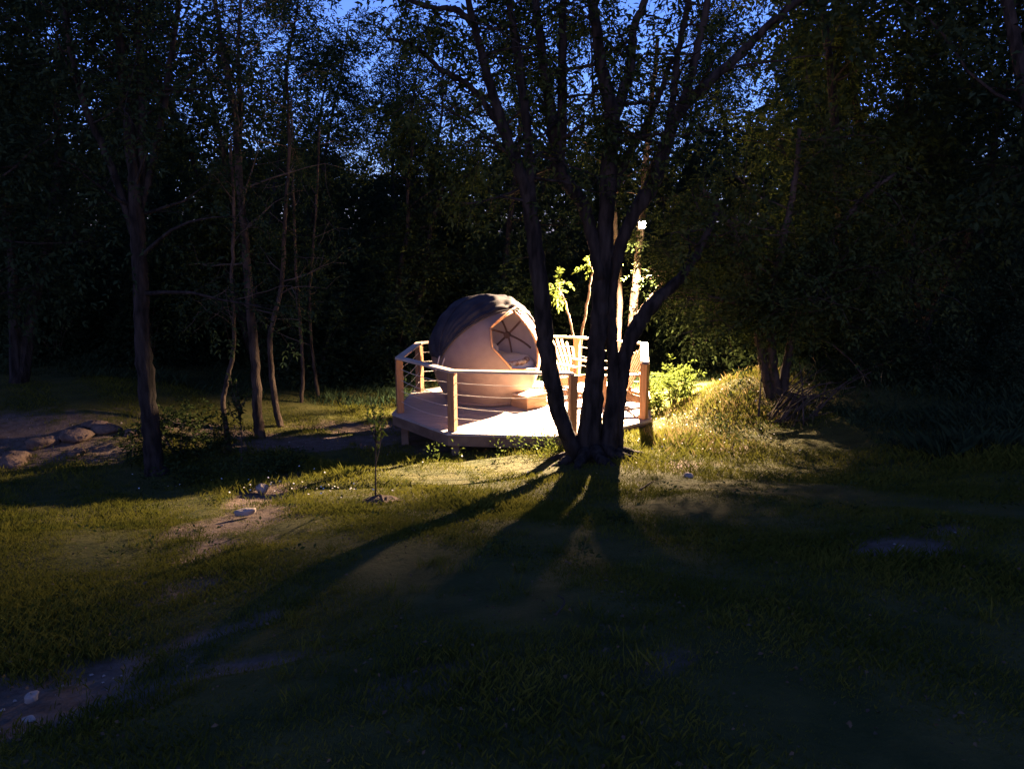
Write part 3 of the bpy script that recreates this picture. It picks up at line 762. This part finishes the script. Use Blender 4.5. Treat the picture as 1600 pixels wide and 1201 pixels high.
# ------------------------------------------------------------------ wood behind
def archetype(seed, h, nst, leafm, lean=0.12, r=0.11):
    rng = np.random.default_rng(seed)
    stems = []
    for k in range(nst):
        x = y = 0.0; pts = []
        dx, dy = rng.normal(0, lean, 2)
        for i in range(7):
            f = i / 6
            pts.append((x + k * 0.05, y, f * h, r * (1 - 0.85 * f) * (1.5 if i == 0 else 1)))
            x += dx * h / 6 + rng.normal(0, 0.1); y += dy * h / 6 + rng.normal(0, 0.1)
        stems.append(pts)
    parts = []
    for s in stems:
        q = spline(s, 3); parts.append(('trunk', tube(q[:, :3], q[:, 3], 7, True, 0.05, rng)))
    tv, tf, C, A = grow(stems, rng, tmin=0.25, nb=18 // nst + 5, L=(1.0, 2.7), twigs=6, per=13, spread=0.20, up=0.15)
    me = []
    for nm, (v, f) in parts:
        mb = MB(); mb.add(v, f); m_ = bpy.data.meshes.new(nm); m_.from_pydata(mb.v, [], mb.f); m_.materials.append(M['bark_dark']); me.append((nm, m_))
    m_ = bpy.data.meshes.new('branches'); m_.from_pydata(tv.tolist(), [], tf); m_.materials.append(M['bark_dark']); me.append(('branches', m_))
    me.append(('crown', quads_mesh('crown', sprays(C, A, rng, 0.13, 0.30, 3), M[leafm])))
    return me
ARCH = [archetype(101, 9.0, 1, 'leaf_dark'), archetype(102, 11.0, 1, 'leaf_dark'), archetype(103, 8.0, 2, 'leaf_dark'),
        archetype(104, 7.0, 2, 'leaf'), archetype(105, 10.0, 1, 'leaf')]
def place_tree(k, x, y, rz, sc, name, label, group, zs=1.0):
    root = empty(name, (x, y, gz(x, y) - 0.05), label, 'tree', group, rz)
    root.scale = (sc, sc, sc * zs)
    for nm, me in ARCH[k]:
        o = link(nm, me, root)
        if nm in ('crown', 'branches'): o['kind'] = 'stuff'
rnd = random.Random(17)
spots = []
def far_ok(x, y, dmin):
    return all((x - a) ** 2 + (y - b) ** 2 > dmin * dmin for a, b in spots)
tries = 0
while len(spots) < 36 and tries < 6000:
    tries += 1
    y = rnd.uniform(16.5, 36); x = rnd.uniform(-0.80, 0.80) * y
    if -3.6 < x < 4.5 and y < 19.5: continue
    if 9.5 < x < 14.5 and y < 22.5: continue
    if (0.09 < x / y < 0.38 or -0.10 < x / y < -0.05) and y < 30: continue
    if not far_ok(x, y, 2.5): continue
    spots.append((x, y))
    g = 'dark trees of the wood left of the deck' if x < -3 else ('dark trees of the wood behind the deck' if x < 4 else 'dark trees of the wood right of the deck')
    w = 'left of' if x < -3 else ('behind' if x < 4 else 'right of')
    place_tree(rnd.randrange(5), x, y, rnd.uniform(0, 6.28), rnd.uniform(0.85, 1.2), 'wood_tree', 'dark leafy tree in the unlit wood %s the deck' % w, g)
# nearer side trees
for k, x, y, rz, sc, lab in ((4, 6.0, 13.2, 1.9, 1.0, 'tall dark tree right behind the bank tree'), (1, 6.9, 9.4, 0.7, 1.05, 'dark tree crown overhanging the top right corner of the clearing'), (3, 7.6, 15.0, 3.3, 1.15, 'dark bushy tree beyond the right slope'), (1, -8.4, 11.2, 0.4, 0.95, 'dark tree at the left edge of the clearing beyond the rubble'), (2, -9.8, 15.0, 2.0, 1.1, 'dark twin stemmed tree behind the rubble on the left'),
                        (4, 9.2, 12.6, 3.0, 1.05, 'dark tree farthest right on the slope'),
                        (2, 8.6, 16.5, 0.2, 1.0, 'dark twin stemmed tree beyond the bank on the right')):
    place_tree(k, x, y, rz, sc, 'wood_tree', lab, None)

# ------------------------------------------------------------------ bushes
def bush_mesh(seed, r, h, n, leaf, leafm, rach=0.16, pairs=3):
    rng = np.random.default_rng(seed)
    u = rng.normal(0, 1, (n, 3)); u = unit(u); u[:, 2] = np.abs(u[:, 2])
    rad = rng.uniform(0.55, 1.0, n) ** 0.6
    lob = 1 + 0.22 * np.sin(3 * np.arctan2(u[:, 1], u[:, 0]) + seed) + 0.15 * np.sin(7 * u[:, 2] + 4 * u[:, 0])
    C = u * (rad * lob)[:, None] * np.array([r, r, h])
    return quads_mesh('foliage', sprays(C, u + rng.normal(0, .5, (n, 3)), rng, leaf, rach, pairs), M[leafm])
def stems_mesh(seed, r, h, n=9, rad=0.012, m='twig'):
    rng = np.random.default_rng(seed); mb = MB()
    for k in range(n):
        a = rng.uniform(0, 6.28); e = np.array([math.cos(a) * r * .7, math.sin(a) * r * .7, h * rng.uniform(.6, .95)])
        mb.tube([(0.03 * math.cos(a), 0.03 * math.sin(a), -0.05), e * np.array([.35, .35, .5]), e], [rad, rad * .7, rad * .3], 5)
    me = bpy.data.meshes.new('stems'); me.from_pydata(mb.v, [], mb.f); me.materials.append(M[m]); return me
def bush(x, y, fol, st, label, cat='bush', group=None, sc=1.0, rz=0.0, name='bush', dz=0.0):
    root = empty(name, (x, y, gz(x, y) + dz), label, cat, group, rz); root.scale = (sc, sc, sc)
    f = link('foliage', fol, root); f['kind'] = 'stuff'
    link('stems', st, root)
    return root
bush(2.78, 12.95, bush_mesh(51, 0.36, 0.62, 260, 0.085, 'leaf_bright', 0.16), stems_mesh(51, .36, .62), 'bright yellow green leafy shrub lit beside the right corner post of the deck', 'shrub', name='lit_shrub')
bush(-5.45, 12.1, bush_mesh(52, 0.75, 0.75, 480, 0.075, 'leaf'), stems_mesh(52, .7, .7), 'low loose leafy bush between the forked tree and the crooked tree')
bush(4.7, 19.2, bush_mesh(53, 1.25, 1.75, 1700, 0.085, 'leaf_dark'), stems_mesh(53, 1.2, 1.7), 'large round shaded bush behind the lit shrub and the bank')
BM = [(bush_mesh(60 + k, 1.5, 2.3, 1500, 0.13, 'leaf_dark', .26), stems_mesh(60 + k, 1.4, 2.2)) for k in range(3)]
spots2 = []; tries = 0
while len(spots2) < 58 and tries < 5000:
    tries += 1
    y = rnd.uniform(18.0, 30); x = rnd.uniform(-0.8, 0.8) * y
    if 10 < x < 14.8 and y < 22.6: continue
    if 1.5 < x < 6.2 and y < 20.5: continue
    if any((x - a) ** 2 + (y - b) ** 2 < 1.7 ** 2 for a, b in spots2): continue
    spots2.append((x, y)); k = rnd.randrange(3)
    w = 'left of' if x < -3 else ('behind' if x < 4 else 'right of')
    bush(x, y, BM[k][0], BM[k][1], 'tall dark bush of the unlit understorey %s the deck' % w, 'bush', 'dark understorey bushes %s the deck' % w, rnd.uniform(.75, 1.35), rnd.uniform(0, 6.28), 'understorey_bush')
for k, (x, y, sc, lab) in enumerate(((5.2, 11.2, .34, 'low dark bush just right of the bank tree'), (6.0, 10.6, .36, 'dark bush on the right slope, second from the bank tree'), (7.0, 11.4, .42, 'broad dark bush in the middle of the right slope'),
        (6.6, 9.7, .30, 'small dark bush lowest on the slope near the right edge'), (6.0, 12.8, .55, 'taller dark bush behind the others on the right slope'), (8.3, 12.2, .62, 'tallest dark bush at the right edge of the slope'), (5.3, 12.9, .45, 'dark bush at the back of the bank behind the bank tree'))):
    bush(x, y, BM[k % 3][0], BM[k % 3][1], lab, 'bush', 'dark bushes on the right slope', sc, k * 1.3, 'slope_bush')
# far wood that reads as one mass
rng = np.random.default_rng(70)
n = 24000
a = rng.uniform(-2.9, 2.9, n); rr = rng.uniform(34, 48, n)
x = np.sin(a) * rr; yy = np.cos(a) * rr
hmax = 5.2 + 0.9 * np.sin(a * 9) + 0.7 * np.sin(a * 23 + 1)
z = ground(np.clip(x, -32, 32), np.clip(yy, -8, 60)) + hmax * rng.random(n) ** 0.8
C = np.stack([x, yy, z], -1)
fw = link('far_wood', quads_mesh('far_wood', sprays(C, rng.normal(0, 1, (n, 3)), rng, 0.55, 1.1, 3), M['leaf_dark'])); tag(fw, 'dark mass of far woodland closing off the clearing', 'woodland', kind='stuff')

# ------------------------------------------------------------------ saplings and small plants
def twiggy(name, label, base, top_h, seed, spread, nst, leafm, leaf, cat='sapling', nl=10, r=0.007, start=0.35):
    rng = np.random.default_rng(seed)
    root = empty(name, (base[0], base[1], gz(*base) - 0.02), label, cat)
    mb = MB(); C = []; A = []
    main = [(0, 0, 0), (rng.normal(0, .02), 0, top_h * .35), (rng.normal(0, .03), 0, top_h * .7), (rng.normal(0, .03), 0, top_h)]
    sm_ = spline(main, 5); mb.tube(sm_, np.linspace(r, r * .3, len(sm_)), 6)
    ends = [sm_]
    for k in range(nst):
        f = start + (0.5 - start * .3) * rng.random(); i = int(f * (len(sm_) - 1)); p0 = sm_[i]
        an = rng.uniform(0, 6.28); e = p0 + np.array([math.cos(an) * spread, math.sin(an) * spread, top_h * rng.uniform(.25, .5)])
        mid = p0 * .5 + e * .5 + np.array([math.cos(an), math.sin(an), 0]) * spread * .25
        s2 = spline([p0, mid, e], 5); mb.tube(s2, np.linspace(r * .6, r * .25, len(s2)), 5); ends.append(s2)
    mb.build('stem', M['bark_pale'], root, True)
    for s2 in ends:
        L0 = 0.45 if s2 is sm_ else 0.25
        for q in range(nl):
            f = rng.uniform(L0, 1.0); C.append(s2[int(f * (len(s2) - 1))] + rng.normal(0, .012, 3)); A.append(rng.normal(0, 1, 3) + np.array([0, 0, .5]))
    q = leaf_quads(np.array(C), np.array(A), leaf, rng, 0.5)
    lf = link('leaves', quads_mesh('leaves', q, M[leafm]), root); lf['kind'] = 'stuff'
    return root
twiggy('young_sapling', 'young sapling with small bright leaves planted in a dark mulch ring', (-1.425, 7.651), 1.12, 81, 0.10, 6, 'leaf_bright', 0.058, nl=17, r=.010)
twiggy('bushy_sapling', 'bushy topped sapling with a bare lower stem near the crooked tree', (-4.223, 11.533), 1.08, 82, 0.17, 9, 'leaf', 0.075, nl=22, r=.012, start=.5)
# mulch ring
mp = (-1.368, 7.593); rng = np.random.default_rng(83); mb = MB()
n_, k_ = 26, 6
V = []; F = []
for k in range(k_ + 1):
    for i in range(n_):
        a = 2 * math.pi * i / n_; rr = 0.20 * (1 - k / k_ * 0.97) * (1 + 0.12 * math.sin(3 * a) + 0.05 * rng.normal())
        px_, py_ = mp[0] + rr * 1.15 * math.cos(a), mp[1] + rr * math.sin(a)
        V.append((px_, py_, gz(px_, py_) - 0.03 + 0.085 * (k / k_) ** 0.6 + rng.normal(0, .006)))
for k in range(k_):
    for i in range(n_): F.append((k * n_ + i, k * n_ + (i + 1) % n_, (k + 1) * n_ + (i + 1) % n_, (k + 1) * n_ + i))
mb.add(V, F); tag(mb.build('mulch_mound', M['mulch']), 'small dark mound of mulch round the foot of the young sapling', 'mulch mound')

# ------------------------------------------------------------------ stones
def rock(name, xy, sx, sy, sz, seed, label, cat='stone', group=None, sink=0.35):
    rng = np.random.default_rng(seed)
    V = []; F = []; n_, k_ = 14, 8
    ph = rng.uniform(0, 6.28, 6)
    for k in range(k_ + 1):
        e = -math.pi / 2 + math.pi * k / k_
        for i in range(n_):
            a = 2 * math.pi * i / n_
            d = np.array([math.cos(e) * math.cos(a), math.cos(e) * math.sin(a), math.sin(e)])
            r = 1 + 0.16 * math.sin(2 * a + ph[0]) * math.cos(e) + 0.12 * math.sin(3 * a + ph[1] + e * 2) + 0.10 * math.sin(4 * e + ph[2])
            q = np.sign(d) * np.abs(d) ** 0.8 * r
            V.append((q[0] * sx, q[1] * sy, q[2] * sz))
    for k in range(k_):
        for i in range(n_): F.append((k * n_ + i, k * n_ + (i + 1) % n_, (k + 1) * n_ + (i + 1) % n_, (k + 1) * n_ + i))
    mb = MB(); mb.add(V, F)
    o = mb.build(name, M['earth' if name == 'boulder' else 'stone'], None, True, loc=(xy[0], xy[1], gz(*xy) + sz * (1 - 2 * sink) * 0.8)); o.rotation_euler = (0, 0, rng.uniform(0, 3))
    m_ = o.modifiers.new('weld', 'WELD'); m_.merge_threshold = 0.0005
    tag(o, label, cat, group); return o
rock('stone', (-3.128, 9.198), 0.09, 0.07, 0.06, 1, 'upright orange lit stone on the bare earth path near the gravel')
rock('stone', (-2.726, 7.434), 0.10, 0.06, 0.035, 2, 'flat pale stone at the near edge of the bare earth path')
rock('stone', (-2.221, 3.208), 0.035, 0.028, 0.018, 3, 'small pale stone on the grey earth at the bottom left corner')
rock('stone', (-2.070, 2.956), 0.03, 0.02, 0.010, 4, 'tiny flat stone just below the small pale stone in the bottom left')
rock('stone', (1.990, 8.329), 0.06, 0.05, 0.035, 5, 'rounded stone on bare earth below the right corner of the deck')
RUB = 'rubble stones heaped at the left edge'
for k, (u_, s_, lab) in enumerate((((-7.793, 11.579), 0.30, 'large reddish boulder lowest at the left edge of the clearing'), ((-7.664, 12.194), 0.24, 'boulder just above the large reddish boulder at the left edge'), ((-7.319, 12.490), 0.30, 'broad flat boulder in the middle of the rubble heap'),
        ((-6.952, 12.759), 0.22, 'boulder in the rubble heap nearest the forked tree'), ((-6.970, 11.869), 0.16, 'small stone in front of the broad flat boulder'), ((-7.160, 12.849), 0.2, 'rear boulder topping the rubble heap'), ((-6.554, 12.824), 0.15, 'last boulder of the rubble heap beside the forked tree trunk'))):
    rock('boulder', u_, s_, s_ * .8, s_ * .36, 90 + k, lab, 'boulder', RUB, 0.56)

# ------------------------------------------------------------------ twigs, brush
def stick(name, pts, r, label, m='twig', cat='stick'):
    P = [(x, y, gz(x, y) + h) for x, y, h in pts]
    mb = MB(); q = spline(P, 6); mb.tube(q, np.linspace(r, r * .6, len(q)), 6)
    tag(mb.build(name, M[m], None, True), label, cat)
a_, b_ = (1.304, 7.474), (1.540, 7.968)
stick('fallen_stick', [(*a_, .03), ((a_[0] + b_[0]) / 2, (a_[1] + b_[1]) / 2, .045), (*b_, .04)], 0.012, 'short pale stick lying on the grass right of the multi-stem tree', 'bark_pale')
p1, p2, p3 = (0.200, 3.255), (0.252, 3.412), (0.234, 3.607)
stick('fallen_twig', [(*p1, .05), (*p2, .07), (*p3, .05)], 0.006, 'thin curved pale twig in the dark grass below the multi-stem tree', 'bark_pale', 'twig')
# heap of dry brush leaning on the bank
br = np.array([*(3.950, 10.536)]); rng = np.random.default_rng(95)
root = empty('brush_heap', (br[0], br[1], gz(*br)), 'heap of dry straw coloured brush and cut branches below the bank tree', 'brush heap')
qs = []
for k in range(30):
    a = rng.uniform(-0.5, 2.2); b0 = np.array([rng.normal(-0.15, .2), rng.normal(0, .2), 0.0])
    e = b0 + np.array([rng.uniform(.1, 1.3), rng.uniform(-.2, .8), rng.uniform(.15, .8)])
    mb = MB(); mid = (b0 + e) / 2 + np.array([0, 0, rng.uniform(0.03, .2)])
    q = spline([b0, mid, e], 6); mb.tube(q, np.linspace(.014, .005, len(q)) * rng.uniform(.6, 1.2), 5); mb.build('dry_branch', M['bark_pale'], root, True)
    for w in range(7):
        p = q[rng.integers(2, len(q))]; qs.append((p + rng.normal(0, .06, 3), rng.normal(0, .6, 3) + np.array([-.5, -.3, -.55])))
qq = leaf_quads(np.array([q[0] for q in qs]), np.array([q[1] for q in qs]), 0.22, rng, 0.035)
o = link('dry_grass', quads_mesh('dry_grass', qq, M['straw']), root); o['kind'] = 'stuff'

# pale tarpaulin-like low cover beyond the right slope
rng = np.random.default_rng(97); V = []; F = []
nx_, ny_ = 30, 12
for j in range(ny_ + 1):
    for i in range(nx_ + 1):
        fx, fy = i / nx_, j / ny_
        h = 0.34 * math.sin(math.pi * fy) ** 0.6 * (0.35 + 0.65 * math.exp(-((fx - .12) / .10) ** 2) + 0.5 * math.exp(-((fx - .42) / .07) ** 2)) * min(1, (1 - fx) * 5, fx * 20)
        V.append((10.9 + 2.2 * fx, 20.0 + 1.0 * fy, 0.02 + h + rng.normal(0, .006)))
for j in range(ny_):
    for i in range(nx_): F.append((j * (nx_ + 1) + i, j * (nx_ + 1) + i + 1, (j + 1) * (nx_ + 1) + i + 1, (j + 1) * (nx_ + 1) + i))
V = [(x, y, gz(x, y) + z) for x, y, z in V]
mb = MB(); mb.add(V, F); tag(mb.build('pale_cover', M['tarp'], None, True), 'low pale bluish ground cover sheet seen far off beyond the right slope', 'cover sheet')

# ------------------------------------------------------------------ grass
def blades(n, xr, yr, h, w, seed, m, name, label, lean=0.45, dens=None, wy=None):
    rng = np.random.default_rng(seed)
    y = rng.uniform(*yr, n) if wy is None else yr[0] + (yr[1] - yr[0]) * rng.random(n) ** wy
    x = rng.uniform(-1, 1, n) * (0.72 * y + 0.6) if xr is None else rng.uniform(*xr, n)
    D = dirt_mask(x, y)
    keep = rng.random(n) > np.clip((D - 0.22) * 1.7 + 0.10 * np.sin(2.1 * x + 1.3 * y) * np.sin(1.7 * y - x), 0, 0.98)
    if dens is not None: keep &= dens(x, y, rng)
    x, y = x[keep], y[keep]; n = len(x)
    z = ground(x, y) - 0.015
    tall = 1 + 0.55 * np.sin(1.3 * x + 2) * np.sin(1.1 * y) + 0.35 * np.sin(3.7 * x + 2.9 * y)
    H = h * rng.uniform(.45, 1.3, n) * np.clip(tall, .4, 2)
    a = rng.uniform(0, 6.28, n); ln = H * rng.uniform(0.1, lean * 2, n)
    sx, sy = np.cos(a + 1.57), np.sin(a + 1.57); W = w * rng.uniform(.6, 1.3, n)
    p = np.stack([x, y, z], -1); s = np.stack([sx, sy, 0 * sx], -1) * (W / 2)[:, None]
    t = p + np.stack([np.cos(a) * ln, np.sin(a) * ln, H], -1)
    md = p + np.stack([np.cos(a) * ln * .35, np.sin(a) * ln * .35, H * .62], -1)
    Q = np.stack([p - s, p + s, md + s * .75, t], 1)
    Q2 = Q[:, [0, 1, 2, 3]]
    o = link(name, quads_mesh(name, Q2, m)); tag(o, label, 'grass', kind='stuff'); return o
def in_front(x, y, rng):
    # no lawn under the deck
    return ((x - DC.x) ** 2 + (y - DC.y) ** 2 > 2.15 ** 2)
blades(260000, None, (1.6, 7.5), 0.032, 0.0040, 201, M['grass'], 'near_grass', 'short grass of the dark slope in the foreground', dens=in_front, wy=0.7)
blades(220000, None, (7.0, 19.0), 0.055, 0.007, 202, M['grass'], 'lawn_grass', 'short lit grass of the clearing round the deck', dens=in_front)
def bank(x, y, rng):
    d = np.exp(-(((x - 3.2) / 1.1) ** 2 + ((y - 11.4) / 1.5) ** 2)) + 0.8 * np.exp(-(((x + 4.1) / 1.2) ** 2 + ((y - 10.9) / .9) ** 2)) + .8 * np.exp(-(((x - .55) / .25) ** 2 + ((y - 10.6) / .3) ** 2)) \
        + .5 * np.exp(-(((x + .2) / 1.6) ** 2 + ((y - 11.05) / .25) ** 2))
    return (rng.random(len(x)) < d) & in_front(x, y, rng)
blades(90000, (-7, 6), (8.8, 14.5), 0.085, 0.006, 203, M['grass'], 'tall_grass', 'taller rough grass on the bank and round the tree feet', dens=bank, lean=.35)
blades(4500, (2.0, 4.6), (9.6, 13.2), 0.10, 0.005, 204, M['straw'], 'dry_bank_grass', 'dry straw coloured grass on the lit bank', dens=bank, lean=.4)
blades(26000, (4.4, 9.5), (7.6, 13.5), 0.15, 0.008, 211, M['leaf_dark'], 'bank_undergrowth', 'rank dark undergrowth covering the right slope', lean=.5)
blades(60000, (-12, 12), (16, 26), 0.16, 0.016, 205, M['leaf_dark'], 'undergrowth', 'dark undergrowth on the floor of the wood')
# denser tufts standing out of the short grass
rng = np.random.default_rng(210)
nt = 900
ty = 2.6 + 10 * rng.random(nt) ** 0.9; tx = rng.uniform(-1, 1, nt) * (0.72 * ty + .4)
ok_ = in_front(tx, ty, rng) & (dirt_mask(tx, ty) < .75); tx, ty = tx[ok_], ty[ok_]; nt = len(tx)
k = 34; th_ = rng.uniform(.035, .10, nt)
cx = np.repeat(tx, k) + rng.normal(0, .035, nt * k); cy = np.repeat(ty, k) + rng.normal(0, .035, nt * k)
an = rng.uniform(0, 6.28, nt * k); ln = np.repeat(th_, k)
C = np.stack([cx, cy, ground(cx, cy) - .01], -1); A = np.stack([np.cos(an) * .55, np.sin(an) * .55, rng.uniform(.5, 1.3, nt * k)], -1)
tag(link('grass_tufts', quads_mesh('grass_tufts', leaf_quads(C, A, ln, rng, 0.055), M['grass'])), 'coarser tufts of grass standing out of the lawn', 'grass tufts', kind='stuff')
# broad leaved weeds
rng = np.random.default_rng(206)
def weeds(centres, n, r, h, leaf, name, label, m):
    C = []; A = []
    for cx, cy in centres:
        k = rng.integers(n // 2, n); a = rng.uniform(0, 6.28, k); q = np.abs(rng.normal(0, r, k))
        x, y = cx + q * np.cos(a), cy + q * np.sin(a)
        C.append(np.stack([x, y, ground(x, y) + rng.random(k) * h], -1)); A.append(np.stack([np.cos(a), np.sin(a), rng.uniform(.1, 1.2, k)], -1))
    o = link(name, quads_mesh(name, leaf_quads(np.vstack(C), np.vstack(A), leaf, rng, .5), M[m])); tag(o, label, 'weeds', kind='stuff')
weeds([(rng.uniform(-5.2, -3.0), rng.uniform(9.8, 11.4)) for _ in range(60)], 34, .10, .24, .06, 'weed_patch', 'leafy weeds growing between the forked tree and the bare path', 'leaf')
weeds([(rng.uniform(-1.4, 0.7), rng.uniform(10.6, 11.0)) for _ in range(12)] + [(.62 + rng.normal(0, .1), 10.55 + rng.normal(0, .12)) for _ in range(9)], 26, .06, .30, .05, 'deck_weeds', 'tall weeds along the front edge of the deck', 'leaf_bright')
weeds([(rng.uniform(2.6, 4.2), rng.uniform(9.9, 11.2)) for _ in range(30)], 24, .10, .18, .05, 'bank_weeds', 'leafy weeds at the foot of the grassy bank', 'leaf')
weeds([(rng.uniform(-6, 6), rng.uniform(4.5, 10.5)) for _ in range(150)], 12, .09, .07, .045, 'lawn_clover', 'low clover scattered through the lawn', 'leaf')
# fallen leaves and pebbles lying in the lawn and on the bare earth
n = 4200
y = 2.0 + 15 * rng.random(n) ** 0.9; x = rng.uniform(-1, 1, n) * (0.72 * y + .5)
ok_ = in_front(x, y, rng); x, y = x[ok_], y[ok_]
C = np.stack([x, y, ground(x, y) + rng.uniform(0.0, 0.035, len(x))], -1)
lm = leaf_quads(C, np.stack([rng.normal(0, 1, len(x)), rng.normal(0, 1, len(x)), rng.normal(0, .25, len(x))], -1), .024, rng, .6)
tag(link('leaf_litter', quads_mesh('leaf_litter', lm, M['litter'])), 'brown fallen leaves scattered through the grass', 'leaf litter', kind='stuff')
n = 5200
y = 2.0 + 13 * rng.random(n); x = rng.uniform(-1, 1, n) * (0.72 * y + .5)
ok_ = (dirt_mask(x, y) > 0.35) & in_front(x, y, rng); x, y = x[ok_], y[ok_]; n = len(x)
sz = rng.lognormal(-4.9, .5, n)[:, None]
base_ = np.array([[1, 0, 0], [0, 1, 0], [-1, 0, 0], [0, -1, 0], [0, 0, .7]])
Vp = np.stack([x, y, ground(x, y) - 0.045], -1)[:, None, :] + (base_[None] * (1 + rng.normal(0, .25, (n, 5, 1)))) * sz[:, :, None]
tri = Vp[:, [[0, 1, 4], [1, 2, 4], [2, 3, 4], [3, 0, 4]]].reshape(-1, 3, 3)
tag(link('pebbles', quads_mesh('pebbles', tri, M['stone'], 3)), 'small pebbles and clods on the bare earth', 'pebbles', kind='stuff')
# daisies
C = []
for cx, cy, r, k in ((-2.9, 9.2, .5, 26), (-1.9, 8.1, .22, 22), (-3.9, 9.9, .5, 12), (-0.6, 10.4, .9, 12), (2.6, 10.3, .7, 30), (3.2, 11.3, .6, 60), (0.4, 8.4, .6, 5)):
    x = rng.normal(cx, r, k); y = rng.normal(cy, r, k); C.append(np.stack([x, y, ground(x, y) + rng.uniform(.04, .13, k)], -1))
C = np.vstack(C); k = len(C); a = rng.uniform(0, 6.28, k)
s1 = np.stack([np.cos(a), np.sin(a), 0.3 * rng.normal(0, 1, k)], -1) * .011; s2 = np.stack([-np.sin(a), np.cos(a), 0.4 * rng.normal(0, 1, k)], -1) * .011
o = link('daisies', quads_mesh('daisies', np.stack([C - s1, C - s2, C + s1, C + s2], 1), M['petal'])); tag(o, 'tiny white wild flowers scattered in the grass', 'flowers', kind='stuff')

# ------------------------------------------------------------------ floodlight on the lamp tree
fl = empty('floodlight', LAMP_POS, 'small glowing floodlight fixed high on the slim tree behind the deck', 'lamp')
aim = Vector((-0.27, -0.42, -0.90)).normalized()
rot = aim.to_track_quat('-Z', 'Y').to_euler()
mb = MB()
mb.box((0, 0, 0.035), (0.17, 0.14, 0.05))
for k in range(5): mb.box((-0.06 + k * 0.03, 0, 0.07), (0.006, 0.12, 0.03))
h = mb.build('housing', M['metal'], fl, bevel=0.004); h.rotation_euler = rot
mb = MB(); mb.box((0, 0, 0.004), (0.13, 0.10, 0.008)); l = mb.build('lens', em, h)
mb = MB(); mb.add(*cushion(0, 0, 0, 0.07, 0.07, 0.14, np.random.default_rng(1), 16, 6, 0.0, 2.0)); bl = mb.build('bulb', em, fl, True); bl.location = aim * 0.02 + Vector((0, -0.07, 0))
mb = MB(); mb.plank((0, 0.02, 0.06), (0.03, 0.30, 0.10), 0.05, 0.012); mb.build('bracket', M['metal'], fl)
ld = bpy.data.lights.new('floodlight_beam', 'SPOT')
ld.energy = LAMP_WATTS; ld.color = (1.0, 0.69, 0.43); ld.spot_size = R(112); ld.spot_blend = 0.8; ld.shadow_soft_size = 0.05
lo = bpy.data.objects.new('floodlight_beam', ld); COL.objects.link(lo)
lo.parent = fl; lo.location = aim * 0.20 + Vector((0, -0.07, 0)); lo.rotation_euler = rot
